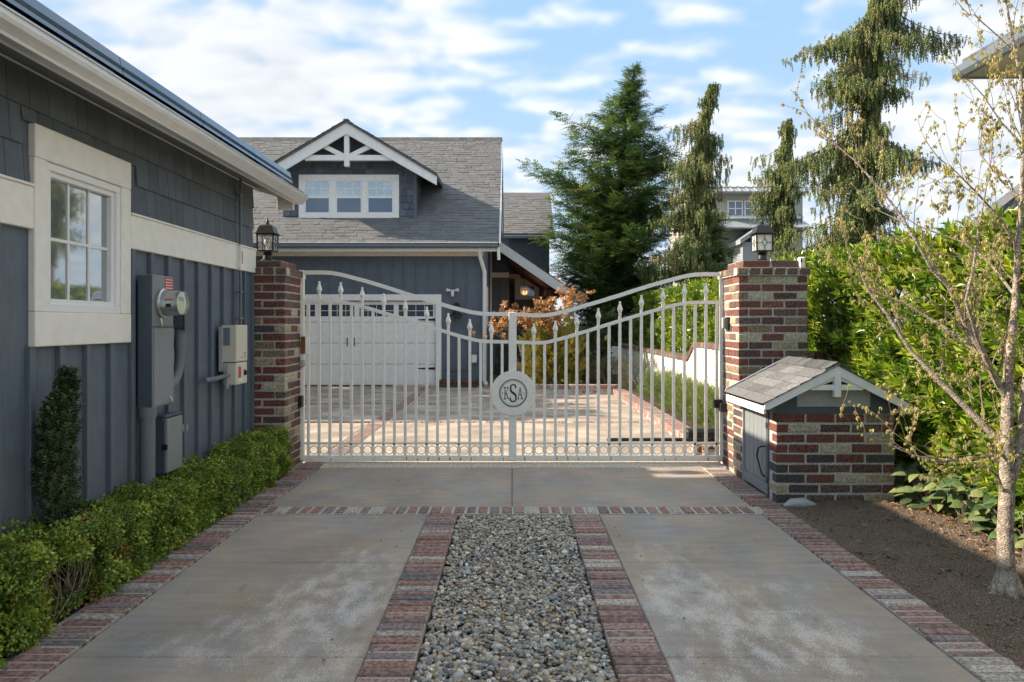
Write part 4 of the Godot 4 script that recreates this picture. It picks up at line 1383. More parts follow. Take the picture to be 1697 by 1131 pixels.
# ---------- gabled brick kiosk (parcel box) ----------
const KIOSK_BRICKS := ["brick0", "brick8", "brick1", "brick8", "brick2", "brick0", "brick1", "brick5", "brick6", "brick3", "brick2", "brick7", "brick8", "brick1", "brick4", "brick5", "brick3"]
func build_mailbox() -> void:
	var x0 := 2.2; var x1 := 3.19; var d0 := 6.53; var d1 := 7.8
	var t := thing("brick_kiosk", "low brick kiosk with grey side door and a gabled shingle roof", "kiosk", V(2.69, 0, 7.1))
	var ch := 0.0838
	# door opening on the side towards the drive
	brick_box(t, x0, x1, d0, d1, 0.0, 9, ch, KIOSK_BRICKS, func(q: Vector3) -> bool: return q.x < x0 + 0.09 and -q.z > d0 + 0.19 and -q.z < d0 + 1.0)
	var g := Geo.new()
	g.span(V(x0 + 0.06, -0.05, d0 + 0.006), V(x1 - 0.006, 9 * ch - 0.004, d1 - 0.006))
	g.span(V(x0 + 0.006, -0.05, d0 + 0.006), V(x0 + 0.0601, 9 * ch - 0.004, d0 + 0.2))
	g.span(V(x0 + 0.006, -0.05, d0 + 0.92), V(x0 + 0.0601, 9 * ch - 0.004, d1 - 0.006))
	part(t, "mortar", g, M.mortar_light)
	# fill the cut courses beside the door
	for k in 9:
		lay(t, V(x0 + 0.035, (k + 0.5) * ch, d0 + 0.97), Vector3(0.07, ch - 0.016, 0.09), KIOSK_BRICKS, 0.004)
	var dr := bx(t, "door", M.grey_box, V(x0 + 0.012, 0.02, d0 + 0.21), V(x0 + 0.055, 0.86, d0 + 0.915), 0.004)
	for k in 5:
		var z := d0 + 0.27 + k * 0.118
		bx(dr, "board", M.grey_box, V(x0 + 0.004, 0.12, z), V(x0 + 0.0125, 0.74, z + 0.112), 0.003)
	bx(dr, "rail", M.grey_box, V(x0 - 0.001, 0.75, d0 + 0.215), V(x0 + 0.012, 0.855, d0 + 0.91), 0.003)
	bx(dr, "rail", M.grey_box, V(x0 - 0.001, 0.025, d0 + 0.215), V(x0 + 0.012, 0.112, d0 + 0.91), 0.003)
	bx(dr, "jamb", M.navy_box, V(x0 - 0.008, 0.0, d0 + 0.185), V(x0 + 0.05, 0.8, d0 + 0.209), 0.003)
	bx(dr, "jamb", M.plate_grey, V(x0 - 0.008, 0.0, d0 + 0.916), V(x0 + 0.05, 0.8, d0 + 0.93), 0.003)
	for y in [0.6, 0.13]:
		bx(dr, "hinge", M.black_metal, V(x0 - 0.012, y, d0 + 0.19), V(x0 - 0.002, y + 0.05, d0 + 0.24), 0.003)
	var hd := Geo.new()
	hd.tube(PackedVector3Array([V(x0 - 0.004, 0.44, d0 + 0.27), V(x0 - 0.03, 0.435, d0 + 0.29), V(x0 - 0.035, 0.41, d0 + 0.36), V(x0 - 0.04, 0.34, d0 + 0.385), V(x0 - 0.035, 0.26, d0 + 0.33), V(x0 - 0.03, 0.2, d0 + 0.29), V(x0 - 0.004, 0.17, d0 + 0.28)]), PackedFloat32Array([0.008, 0.007, 0.007, 0.008, 0.007, 0.007, 0.008]), 8)
	part(dr, "handle", hd, M.black_metal)
	# roof: ridge runs away from the street
	var cx := 2.665
	var ey := 0.845; var ry := 1.155
	var f0 := 6.41; var f1 := 7.56
	var e0 := 2.065; var e1 := 3.255
	# gable board and stained panel
	var gb := Geo.new()
	gb.prism([V(x0 - 0.01, 9 * ch - 0.002, d0 - 0.004), V(x1 + 0.01, 9 * ch - 0.002, d0 - 0.004), V(x1 + 0.01, 0.86, d0 - 0.004), V(cx, 1.11, d0 - 0.004), V(x0 - 0.01, 0.86, d0 - 0.004)], Vector3(0, 0, -0.05))
	part(t, "gable_board", gb, M.navy_box)
	var sb := Geo.new()
	sb.span(V(x0 - 0.006, 9 * ch, d0 + 0.05), V(x0 + 0.06, 0.86, d1), 0.002)
	sb.span(V(x1 - 0.06, 9 * ch, d0 + 0.05), V(x1 + 0.006, 0.86, d1), 0.002)
	part(t, "top_plate", sb, M.navy_box)
	bx(t, "name_panel", M.plate_grey, V(2.37, 0.81, d0 - 0.014), V(2.98, 0.955, d0 - 0.004), 0.003)
	# roof boards
	for s in [-1.0, 1.0]:
		var ex := e0 if s < 0 else e1
		var rb := Geo.new()
		rb.prism([V(cx, ry - 0.02, f0 + 0.02), V(ex, ey - 0.02, f0 + 0.02), V(ex, ey + 0.005, f0 + 0.02), V(cx, ry + 0.005, f0 + 0.02)], Vector3(0, 0, -(f1 - f0 - 0.02)))
		part(t, "roof_board", rb, M.navy_box)
		var rk := Geo.new()       # rake board
		rk.prism([V(cx, ry - 0.075, f0), V(cx, ry + 0.002, f0), V(ex - s * 0.003, ey + 0.002, f0), V(ex - s * 0.003, ey - 0.045, f0), V(ex - s * 0.04, ey - 0.045, f0)], Vector3(0, 0, -0.022))
		part(t, "rake_board", rk, M.trim_white)
		var ff := Geo.new()
		ff.span(V(ex - 0.02 * s, ey - 0.085, f0 + 0.024), V(ex, ey - 0.002, f1))
		part(t, "fascia", ff, M.trim_white)
		# shingles on this slope
		var up := (V(cx, ry, 0) - V(ex, ey, 0))
		var run := up.length()
		var u := up / run
		var nrm := Vector3(s * up.y, absf(up.x), 0).normalized()
		var rows := 6
		for r in rows:
			var z := f0 - 0.012
			while z < f1:
				var w: float = minf(pick([0.16, 0.22, 0.3]), f1 + 0.01 - z)
				if w > 0.02:
					var a := V(ex, ey, 0) - u * 0.012 + u * run * r / rows
					var b := a + u * (run / rows + 0.03)
					var q := Geo.new()
					var k: float = pick([0.17, 0.2, 0.24, 0.28, 0.22])
					q.tint = Color(k, k * 1.0, k * 1.0); q.tinted = true
					var lo := 0.014 + rf(0, 0.003)
					q.prism([a + nrm * 0.006 + V(0, 0, z + 0.003), a + nrm * lo + V(0, 0, z + 0.003), b + nrm * 0.0075 + V(0, 0, z + 0.003), b + nrm * 0.003 + V(0, 0, z + 0.003)], Vector3(0, 0, -(w - 0.004)))
					part(t, "roof_shingle", q, M.roof_shingle)
				z += w
		var fl := Geo.new()
		fl.prism([V(cx, ry + 0.005, f1), V(ex, ey + 0.005, f1), V(ex, ey + 0.03, f1), V(cx, ry + 0.03, f1)], Vector3(0, 0, -0.03))
		part(t, "flashing", fl, M.metal_roof)
	var z := f0
	while z < f1 - 0.02:          # ridge caps
		var q := Geo.new()
		q.tint = Color(0.12, 0.12, 0.122) * rf(0.7, 1.3); q.tinted = true
		var h := 0.026 + rf(0, 0.006)
		q.prism([V(cx - 0.1, ry - 0.035, z), V(cx, ry + h - 0.008, z), V(cx + 0.1, ry - 0.035, z), V(cx + 0.1, ry - 0.02, z), V(cx, ry + h + 0.006, z), V(cx - 0.1, ry - 0.02, z)], Vector3(0, 0, -0.11))
		part(t, "ridge_cap", q, M.roof_shingle)
		z += 0.105
	# king-post bracket in the gable
	var fz := f0 + 0.03
	bx(t, "king_post", M.trim_white, V(cx - 0.027, 0.9, fz - 0.035), V(cx + 0.027, 1.1, fz + 0.02), 0.003)
	bx(t, "tie_beam", M.trim_white, V(2.45, 0.955, fz - 0.02), V(2.88, 1.0, fz + 0.025), 0.003)
	for s in [-1.0, 1.0]:
		var br := Geo.new()
		br.bar(V(cx + s * 0.025, 1.05, fz), V(cx + s * 0.17, 0.995, fz), 0.03, 0.03, Vector3.UP, 0.002)
		part(t, "brace", br, M.trim_white)

# ---------- shingled roof slope ----------
func shingle_slope(g: Geo, eave: Vector3, along: Vector3, up: Vector3, width: float, run: float, expo := 0.14, tone := 0.2, keep = null) -> void:
	g.tinted = true
	var nrm := along.cross(up).normalized()
	if nrm.y < 0: nrm = -nrm
	var rows := int(run / expo)
	for r in rows:
		var v0 := r * expo
		var v1 := minf(v0 + expo + 0.05, run)
		var s := -rf(0.0, 0.3)
		while s < width:
			var w: float = pick([0.14, 0.2, 0.27, 0.33])
			var a := maxf(s + 0.003, 0.0)
			var b := minf(s + w - 0.003, width)
			s += w
			if b - a < 0.02: continue
			var c0 := eave + along * ((a + b) / 2) + up * (v0 + expo / 2)
			if keep != null and not keep.call(c0): continue
			var thick := 0.009 if rng.randf() < 0.55 else 0.016
			var drop := 0.0 if rng.randf() < 0.7 else 0.012
			var k := tone * rf(0.87, 1.13)
			g.tint = Color(k, k, k * 1.01)
			var p0 := eave + along * a + up * (v0 - drop) + nrm * thick
			var p1 := eave + along * b + up * (v0 - drop) + nrm * thick
			var p2 := eave + along * b + up * v1 + nrm * 0.004
			var p3 := eave + along * a + up * v1 + nrm * 0.004
			var m := nrm
			g.out3(p0, p1, p2, m, m, m); g.out3(p0, p2, p3, m, m, m)
			var q0 := p0 - nrm * thick; var q1 := p1 - nrm * thick
			var f := -up
			g.out3(q0, q1, p1, f, f, f); g.out3(q0, p1, p0, f, f, f)
			g.out3(q0, p0, p3, -along, -along, -along); g.out3(q1, p1, p2, along, along, along)
func wall_shingles(t: Node3D, x0: float, x1: float, y0: float, y1: float, d: float, expo: float, keep: Callable, wide := 0.19) -> void:
	# single wall shingles on a wall that faces the street
	var y := y0
	while y < y1 - 0.03:
		var x := x0 - rf(0, 0.1)
		var yt := minf(y + expo, y1)
		while x < x1:
			var w := wide * rf(0.6, 1.35)
			var a := maxf(x, x0)
			var b := minf(x + w, x1)
			x += w
			if b - a < 0.02: continue
			if not keep.call((a + b) / 2, (y + yt) / 2): continue
			var g := Geo.new()
			g.prism([V(a + 0.006, y, d + 0.001), V(a + 0.006, y, d - 0.032), V(a + 0.006, yt + 0.015, d - 0.008), V(a + 0.006, yt + 0.015, d + 0.001)], Vector3(b - a - 0.012, 0, 0))
			part(t, "wall_shingle", g, M["house_shingle%d" % (rng.randi() % 3)])
		y += expo
func build_house() -> void:
	var D := 18.9
	var t := thing("garage_house", "dark blue house with shingled roof, white garage door and gabled dormer", "house", V(-4, 0, 22))
	# front wall round the garage door
	var gx0 := -6.62; var gx1 := -1.84; var gy := 2.06
	bx(t, "wall", M.house_siding, V(-9.5, -0.05, D), V(gx0, 3.4, D + 0.16))
	bx(t, "wall", M.house_siding, V(gx1, -0.05, D), V(-0.7, 3.4, D + 0.16))
	bx(t, "wall", M.house_siding, V(gx0, gy, D), V(gx1, 3.4, D + 0.16))
	var sw := Geo.new()
	sw.prism([V(-0.86, -0.05, D + 0.161), V(-0.86, 3.6, D + 0.161), V(-0.86, 6.55, 22.6), V(-0.86, 4.6, 25.0), V(-0.86, -0.05, 25.0)], Vector3(0.16, 0, 0))
	part(t, "side_wall", sw, M.house_siding)
	bx(t, "back_wall", M.house_siding, V(-9.5, -0.05, 26.3), V(-0.7, 3.4, 26.46))
	bx(t, "side_wall", M.house_siding, V(-9.66, -0.05, D + 0.161), V(-9.5, 3.6, 26.3))
	var x := -9.2
	while x < -0.75:
		if x < gx0 - 0.15 or x > gx1 + 0.2:
			bx(t, "batten", M.house_siding, V(x - 0.02, 0.0, D - 0.02), V(x + 0.02, 3.22, D + 0.002), 0.003)
		else:
			bx(t, "batten", M.house_siding, V(x - 0.02, gy + 0.16, D - 0.02), V(x + 0.02, 3.22, D + 0.002), 0.003)
		x += 0.3
	# casing and garage door
	bx(t, "door_casing", M.trim_white, V(gx0 - 0.14, gy, D - 0.03), V(gx1 + 0.14, gy + 0.15, D + 0.01), 0.004)
	bx(t, "door_casing", M.trim_white, V(gx1, 0.0, D - 0.03), V(gx1 + 0.14, gy - 0.001, D + 0.05), 0.004)
	bx(t, "door_casing", M.trim_white, V(gx0 - 0.14, 0.0, D - 0.03), V(gx0, gy - 0.001, D + 0.05), 0.004)
	var door := Node3D.new()
	door.name = "garage_door"
	t.add_child(door)
	door.position = V((gx0 + gx1) / 2, 0, D + 0.08) - t.position
	var sec := (gy - 0.02) / 4.0
	var wd := D + 0.06
	for k in 4:
		var y0 := 0.01 + k * sec
		if k < 3:
			bx(door, "section", M.trim_white, V(gx0 + 0.01, y0 + 0.004, wd), V(gx1 - 0.01, y0 + sec - 0.004, wd + 0.04), 0.006)
		else:
			bx(door, "section", M.trim_white, V(gx0 + 0.01, y0 + 0.004, wd), V(gx1 - 0.01, y0 + 0.14, wd + 0.04), 0.006)
			bx(door, "section_top", M.trim_white, V(gx0 + 0.01, y0 + 0.42, wd), V(gx1 - 0.01, y0 + sec - 0.004, wd + 0.04), 0.006)
	var n := 5
	var pw := (gx1 - gx0 - 0.02) / n
	for k in n:
		var a := gx0 + 0.01 + k * pw
		var y0 := 0.01 + 3 * sec + 0.1405
		bx(door, "stile", M.trim_white, V(a, y0, wd + 0.001), V(a + 0.06, y0 + 0.28, wd + 0.04), 0.004)
		bx(door, "stile", M.trim_white, V(a + pw - 0.06, y0, wd + 0.001), V(a + pw, y0 + 0.28, wd + 0.04), 0.004)
		var pane := bx(door, "window", M.window_glass_dark, V(a + 0.061, y0, wd + 0.018), V(a + pw - 0.061, y0 + 0.279, wd + 0.026))
		bx(pane, "muntin", M.trim_white, V(a + 0.061, y0 + 0.13, wd + 0.008), V(a + pw - 0.061, y0 + 0.142, wd + 0.0178))
		for j in [1, 2, 3]:
			var xx: float = a + 0.061 + (pw - 0.122) * j / 4.0
			bx(pane, "muntin", M.trim_white, V(xx - 0.005, y0, wd + 0.0085), V(xx + 0.005, y0 + 0.279, wd + 0.0175))
		var gxs := a + 0.12
		while gxs < a + pw - 0.08:
			for s in 3:
				bx(door, "tongue", M.trim_white, V(gxs - 0.045, 0.03 + s * sec, wd - 0.007), V(gxs + 0.045, s * sec + sec - 0.012, wd + 0.0005), 0.004)
			gxs += 0.1
	for hx in [-3.98, -3.81]:
		var h := Geo.new()
		h.tube(PackedVector3Array([V(hx, 0.97, wd - 0.008), V(hx, 0.99, wd - 0.03), V(hx, 1.13, wd - 0.03), V(hx, 1.15, wd - 0.008)]), PackedFloat32Array([0.016, 0.011, 0.011, 0.016]), 6)
		part(door, "handle", h, M.black_metal)
	for y in [0.42, 1.6]:
		var h := Geo.new()
		h.prism([V(gx1 - 0.02, y - 0.03, wd - 0.009), V(gx1 - 0.02, y + 0.03, wd - 0.009), V(gx1 - 0.4, y + 0.012, wd - 0.009), V(gx1 - 0.46, y, wd - 0.009), V(gx1 - 0.4, y - 0.012, wd - 0.009)], Vector3(0, 0, 0.006))
		part(door, "strap_hinge", h, M.black_metal)
	# eave
	var ED := 18.4
	var EY := 3.36
	var RX := -0.33
	bx(t, "frieze", M.trim, V(-9.5, 3.13, D - 0.03), V(-0.69, 3.3, D + 0.002), 0.004)
	bx(t, "soffit", M.trim, V(-9.5, 3.3, ED + 0.02), V(RX - 0.02, 3.315, D + 0.1))
	bx(t, "fascia", M.trim, V(-9.5, 3.2, ED), V(RX - 0.02, 3.34, ED + 0.025), 0.003)
	var gu := Geo.new()
	gu.tube(PackedVector3Array([V(-9.5, 3.33, ED - 0.06), V(RX, 3.33, ED - 0.06)]), PackedFloat32Array([0.062, 0.062]), 10)
	part(t, "gutter", gu, M.gutter_dark)
	bx(t, "gutter_lip", M.trim_white, V(-9.5, 3.385, ED - 0.13), V(RX + 0.005, 3.403, ED - 0.01), 0.004)
	# main roof
	var RD := 22.6
	var RY := 6.78
	var up := (V(0, RY, RD) - V(0, EY, ED))
	var run := up.length()
	up = up.normalized()
	var rs := Geo.new()
	shingle_slope(rs, V(-9.5, EY + 0.05, ED - 0.03), Vector3.RIGHT, up, 9.5 + RX + 0.02, run + 0.04, 0.13, 0.225)
	part(t, "roof_shingles", rs, M.roof_shingle).set_meta("kind", "stuff")
	var deck := Geo.new()
	deck.prism([V(-9.5, EY - 0.06, ED), V(-9.5, EY + 0.045, ED), V(-9.5, RY + 0.045, RD), V(-9.5, 3.36, 26.8), V(-9.5, 3.25, 26.8), V(-9.5, RY - 0.06, RD)], Vector3(9.5 + RX, 0, 0))
	part(t, "roof", deck, M.slate_far)
	x = -9.5
	while x < RX:
		var q := Geo.new()
		q.tint = Color(0.13, 0.13, 0.13) * rf(0.8, 1.2); q.tinted = true
		q.prism([V(x, RY - 0.02, RD - 0.14), V(x, RY + 0.1, RD), V(x, RY - 0.02, RD + 0.14), V(x, RY - 0.05, RD + 0.14), V(x, RY + 0.06, RD), V(x, RY - 0.05, RD - 0.14)], Vector3(0.2, 0, 0))
		part(t, "ridge_cap", q, M.roof_shingle)
		x += 0.205
	for s in [0, 1]:       # rake boards on the right gable
		var a := V(RX + 0.045, EY - 0.05, ED) if s == 0 else V(RX + 0.045, 3.3, 26.8)
		var g := Geo.new()
		g.bar(a, V(RX + 0.045, RY - 0.06, RD), 0.04, 0.2, Vector3.UP)
		part(t, "rake_board", g, M.gutter)
	# downspout at the corner
	var dsx := -0.66
	var ds := Geo.new()
	ds.tube(PackedVector3Array([V(dsx - 0.1, 3.3, ED), V(dsx - 0.1, 3.12, ED + 0.04), V(dsx, 2.75, D - 0.08), V(dsx, 0.15, D - 0.08), V(dsx + 0.05, 0.04, D - 0.2)]), PackedFloat32Array([0.05, 0.05, 0.05, 0.05, 0.055]), 8)
	part(t, "downspout", ds, M.trim_white)
	var ds2 := Geo.new()
	ds2.tube(PackedVector3Array([V(RX + 0.01, 3.3, ED - 0.03), V(RX + 0.02, 3.0, ED)]), PackedFloat32Array([0.04, 0.035]), 8)
	part(t, "downspout", ds2, M.trim_white)
	bx(t, "corner_board", M.trim_white, V(-0.72, 0.0, 24.9), V(-0.64, 4.2, 25.03), 0.004)
	for w in [[20.4, 21.2, 1.6, 2.4]]:
		bx(t, "side_window", M.trim_white, V(-0.7, 1.4, 21.0), V(-0.66, 2.5, 21.7), 0.004)
	# things fixed to the garage wall
	bx(t, "wall_vent", M.navy_box, V(-1.6, 0.36, D - 0.03), V(-1.05, 0.43, D + 0.001), 0.004)
	build_dormer(t, up)
	# recessed entry wall and porch
	bx(t, "entry_wall", M.house_siding, V(-0.7, -0.05, 25.04), V(-0.1, 4.2, 25.2))
	bx(t, "entry_band", M.trim_white, V(-0.7, 2.98, 25.0), V(-0.1, 3.14, 25.039), 0.004)
	var bb := -0.6
	while bb < -0.12:
		bx(t, "batten", M.house_siding, V(bb - 0.02, 0, 25.02), V(bb + 0.02, 2.97, 25.041)); bb += 0.22
	bx(t, "porch_wall", M.house_siding, V(-0.1, -0.05, 26.85), V(1.28, 4.5, 27.0))
	bx(t, "porch_side", M.house_siding, V(-0.16, -0.05, 25.2), V(-0.101, 4.2, 26.85))
	var pr := Geo.new()
	pr.prism([V(-0.55, 3.97, 23.05), V(1.62, 2.5, 23.05), V(1.62, 2.62, 23.05), V(-0.55, 4.09, 23.05)], Vector3(0, 0, -3.9))
	part(t, "porch_roof", pr, M.slate_far)
	var pf := Geo.new()
	pf.prism([V(-0.35, 3.62, 23.0), V(1.6, 2.28, 23.0), V(1.6, 2.58, 23.0), V(-0.35, 3.92, 23.0)], Vector3(0, 0, -0.045))
	part(t, "porch_rake", pf, M.trim_white)
	var sof := Geo.new()
	sof.prism([V(-0.1, 3.42, 23.1), V(1.5, 2.36, 23.1), V(1.5, 2.34, 23.1), V(-0.1, 3.4, 23.1)], Vector3(0, 0, -3.7))
	part(t, "porch_ceiling", sof, M.timber_red)
	bx(t, "porch_post", M.timber_red, V(1.02, 0.0, 23.4), V(1.22, 2.5, 23.6), 0.01)
	bx(t, "porch_beam", M.timber_red, V(1.0, 2.35, 23.35), V(1.25, 2.55, 26.8), 0.01)
	var pw2 := Node3D.new()
	pw2.name = "porch_window"
	t.add_child(pw2)
	pw2.position = V(0.5, 2.4, 26.8) - t.position
	bx(pw2, "casing", M.trim, V(0.1, 2.33, 26.8), V(0.92, 3.05, 26.848), 0.004)
	bx(pw2, "frame", M.trim_white, V(0.26, 2.42, 26.77), V(0.8, 2.82, 26.799), 0.004)
	bx(pw2, "pane", M.window_glass_dark, V(0.3, 2.46, 26.762), V(0.76, 2.78, 26.769))
	bx(t, "porch_band", M.trim, V(-0.099, 3.05, 26.8), V(0.3, 3.2, 26.849), 0.004)
	bx(t, "entry_door", M.dark, V(-0.06, 0.0, 26.82), V(0.08, 2.9, 26.849), 0.004)
	# wing behind
	bx(t, "wing_wall", M.house_siding, V(-0.7, -0.05, 27.0), V(1.27, 4.55, 31.0))
	wall_shingles(t, -0.4, 1.27, 3.2, 4.42, 27.0, 0.19, func(a: float, b: float) -> bool: return true, 0.2)
	var wr := Geo.new()
	var wu := (V(0, 6.38, 29.4) - V(0, 4.52, 26.6))
	shingle_slope(wr, V(-0.9, 4.56, 26.57), Vector3.RIGHT, wu.normalized(), 2.33, wu.length(), 0.15, 0.22)
	part(t, "wing_roof_shingles", wr, M.roof_shingle).set_meta("kind", "stuff")
	var wd2 := Geo.new()
	wd2.prism([V(-0.9, 4.44, 26.6), V(-0.9, 4.55, 26.6), V(-0.9, 6.4, 29.4), V(-0.9, 4.55, 32.2), V(-0.9, 4.44, 32.2), V(-0.9, 6.28, 29.4)], Vector3(2.33, 0, 0))
	part(t, "wing_roof", wd2, M.slate_far)
	bx(t, "wing_gutter", M.gutter_dark, V(-0.9, 4.38, 26.48), V(1.45, 4.5, 26.6), 0.02)
	bx(t, "wing_fascia", M.trim_white, V(1.432, 4.3, 26.6), V(1.47, 4.5, 26.9), 0.004)
	# lamps and boxes on the walls
	var sl := thing("floodlight", "white twin security floodlight above the garage door casing", "light", V(-1.43, 2.28, D))
	bx(sl, "base", M.vinyl, V(-1.47, 2.24, D - 0.04), V(-1.39, 2.32, D - 0.02), 0.01)
	for s in [-1.0, 1.0]:
		var q := Geo.new()
		q.lathe(V(-1.43 + s * 0.05, 2.3, D - 0.08), [[0.0, 0.0], [0.025, 0.0], [0.03, 0.05], [0.045, 0.09], [0.045, 0.1], [0.0, 0.101]], 10, Vector3(s, 0.15, 0.5).normalized())
		part(sl, "lamp_head", q, M.vinyl)
	var ey := Geo.new()
	ey.lathe(V(-1.43, 2.22, D - 0.07), [[0.0, -0.07], [0.035, -0.06], [0.045, 0.0], [0.035, 0.04], [0.0, 0.05]], 10)
	part(sl, "sensor", ey, M.vinyl)
	var wl := thing("wall_lantern", "black wall lantern with flared shade on the garage wall", "lantern", V(-1.33, 1.75, D))
	bx(wl, "backplate", M.black_metal, V(-1.4, 1.8, D - 0.045), V(-1.26, 2.0, D - 0.02), 0.01)
	var wsd := Geo.new()
	wsd.lathe(V(-1.33, 1.68, D - 0.16), [[0.17, 0.0], [0.15, 0.03], [0.08, 0.07], [0.07, 0.2], [0.09, 0.22], [0.03, 0.3], [0.0, 0.34]], 14)
	part(wl, "shade", wsd, M.black_metal)
	var arm := Geo.new()
	arm.tube(PackedVector3Array([V(-1.33, 1.95, D - 0.03), V(-1.33, 1.99, D - 0.1), V(-1.33, 1.99, D - 0.16)]), PackedFloat32Array([0.02, 0.015, 0.015]), 6)
	part(wl, "arm", arm, M.black_metal)
	var ob := thing("outlet_box", "pale grey covered outlet box low on the garage wall", "outlet", V(-0.92, 0.6, D))
	bx(ob, "box", M.plate_grey, V(-0.98, 0.55, D - 0.06), V(-0.84, 0.76, D - 0.02), 0.01)
	bx(ob, "cover", M.vinyl, V(-0.97, 0.57, D - 0.075), V(-0.85, 0.75, D - 0.0605), 0.006)
	var pl := thing("brick_planter", "low brick planter at the foot of the garage wall", "planter", V(-1.25, 0, D - 0.3))
	brick_box(pl, -1.74, -0.82, D - 0.42, D - 0.02, 0.0, 2, 0.085, ["brick0", "brick2", "brick8", "brick6"])
	bx(pl, "soil", M.dark_soil, V(-1.73, 0.0, D - 0.41), V(-0.83, 0.14, D - 0.03))
	# hanging porch lamp, lit
	var hl := thing("pendant_lamp", "small lit glass lamp hanging under the porch roof", "lamp", V(0.39, 2.42, 24.5))
	var rod := Geo.new()
	rod.tube(PackedVector3Array([V(0.39, 2.62, 24.5), V(0.39, 3.08, 24.5)]), PackedFloat32Array([0.008, 0.008]), 5)
	part(hl, "rod", rod, M.black_metal)
	var sh := Geo.new()
	sh.lathe(V(0.39, 2.4, 24.5), [[0.06, 0.0], [0.13, 0.06], [0.14, 0.2], [0.12, 0.21], [0.0, 0.215]], 10)
	part(hl, "glass_shade", sh, M.seeded_glass)
	var bm := mat("lamp_glow", lin(0.9, 0.7, 0.5), 0.4)
	bm.emission_enabled = true
	bm.emission = Color(1.0, 0.72, 0.45)
	bm.emission_energy_multiplier = 1.2
	for k in 3:
		var bl := Geo.new()
		bl.lathe(V(0.39 + 0.06 * cos(k * TAU / 3), 2.43, 24.5 + 0.06 * sin(k * TAU / 3)), [[0.0, 0.0], [0.02, 0.02], [0.025, 0.07], [0.0, 0.11]], 8)
		part(hl, "bulb", bl, bm)
	var om := OmniLight3D.new()
	om.name = "pendant_light"
	om.light_energy = 0.04
	om.light_color = Color(1.0, 0.75, 0.5)
	om.light_size = 0.1
	om.omni_range = 8.0
	om.omni_attenuation = 2.0
	om.shadow_enabled = true
	hl.add_child(om)
	om.position = Vector3(0, -0.1, 0)
func build_dormer(t: Node3D, _up: Vector3) -> void:
	var WD := 19.24        # wall
	var FD := 18.72        # rake boards
	var k := FD / F
	var apex := P(573, 203, FD)
	var lt := P(446, 278, FD)
	var rt := P(723, 292, FD)
	var x0 := -5.62; var x1 := -2.35
	# the slopes run back until they meet the main roof
	var roof_d := func(y: float) -> float: return 18.4 + (y - 3.41) / (3.42 / 4.2)
	var d := Node3D.new()
	d.name = "dormer"
	t.add_child(d)
	d.position = V(-4.0, 4.0, WD) - t.position
	var ax := apex.x
	var w := Geo.new()
	var yl := lt.y + (x0 - lt.x) * (apex.y - lt.y) / (ax - lt.x) - 0.1
	var yr := rt.y + (rt.x - x1) * (apex.y - rt.y) / (rt.x - ax) - 0.1
	w.prism([V(x0, 3.9, WD), V(x1, 3.9, WD), V(x1, yr, WD), V(ax, apex.y - 0.12, WD), V(x0, yl, WD)], Vector3(0, 0, -3.2))
	part(d, "body", w, M.house_siding)
	for s in [0, 1]:
		var e: Vector3 = lt if s == 0 else rt
		var a2 := V(ax, apex.y, FD)
		var rk := Geo.new()
		var off := Vector3(0, -0.27, 0)
		rk.prism([a2, a2 + off, e + off * 0.72 + Vector3(0.1 if s == 0 else 0.0, -0.02, 0), e + off * 0.62, e], Vector3(0, 0, -0.05))
		part(d, "rake_board", rk, M.trim_white)
		# roof slope slab
		var b0: float = roof_d.call(apex.y)
		var b1: float = roof_d.call(e.y)
		var th := Vector3(0, 0.06, 0)
		var g := Geo.new()
		var A := V(ax, apex.y, FD - 0.04); var B := V(e.x, e.y, FD - 0.04)
		var C := V(e.x, e.y, b1 + 0.15); var E := V(ax, apex.y, b0 + 0.15)
		if s == 0: g.prism([A, E, C, B], th)
		else: g.prism([A, B, C, E], th)
		part(d, "roof", g, M.slate_far)
		var sg := Geo.new()
		g = Geo.new()
		var u := (V(ax, apex.y, 0) - V(e.x, e.y, 0))
		shingle_slope(g, V(e.x, e.y + 0.062, FD - 0.05), Vector3(0, 0, -1), u.normalized(), b0 - FD, u.length(), 0.145, 0.19, func(q: Vector3) -> bool: return -q.z < roof_d.call(q.y) + 0.1)
		part(d, "roof_shingles", g, M.roof_shingle).set_meta("kind", "stuff")
		# soffit underside
		var so := Geo.new()
		so.prism([V(ax, apex.y - 0.03, FD + 0.06), V(e.x, e.y - 0.03, FD + 0.06), V(e.x, e.y - 0.045, FD + 0.06), V(ax, apex.y - 0.045, FD + 0.06)], Vector3(0, 0, -0.5))
		part(d, "soffit", so, M.house_siding)
	bx(d, "ridge", M.slate_far, V(ax - 0.07, apex.y + 0.03, FD - 0.05), V(ax + 0.07, apex.y + 0.085, roof_d.call(apex.y)), 0.02)
	# truss ornament
	var td := FD + 0.06
	bx(d, "tie_beam", M.trim_white, V(P(503, 0, FD).x, P(0, 265, FD).y, td), V(P(648, 0, FD).x, P(0, 256, FD).y, td + 0.1), 0.004)
	bx(d, "king_post", M.trim_white, V(ax - 0.06, P(0, 275, FD).y, td - 0.02), V(ax + 0.06, apex.y - 0.2, td + 0.12), 0.004)
	for s in [-1.0, 1.0]:
		var br := Geo.new()
		br.bar(V(ax + s * 0.06, P(0, 258, FD).y, td + 0.05), V(ax + s * 0.58, P(0, 240, FD).y, td + 0.05), 0.08, 0.11, Vector3.UP)
		part(d, "brace", br, M.trim_white)
	# shingled front
	var wx0 := P(495, 0, WD).x; var wx1 := P(661, 0, WD).x
	var wy0 := P(0, 364, WD).y; var wy1 := P(0, 290, WD).y
	var inside := func(a: float, b: float) -> bool:
		if a > wx0 and a < wx1 and b < wy1 and b > wy0: return false
		var lim := apex.y - 0.3 - (absf(a - ax) * (apex.y - rt.y) / (rt.x - ax))
		return b < lim and b < 5.75
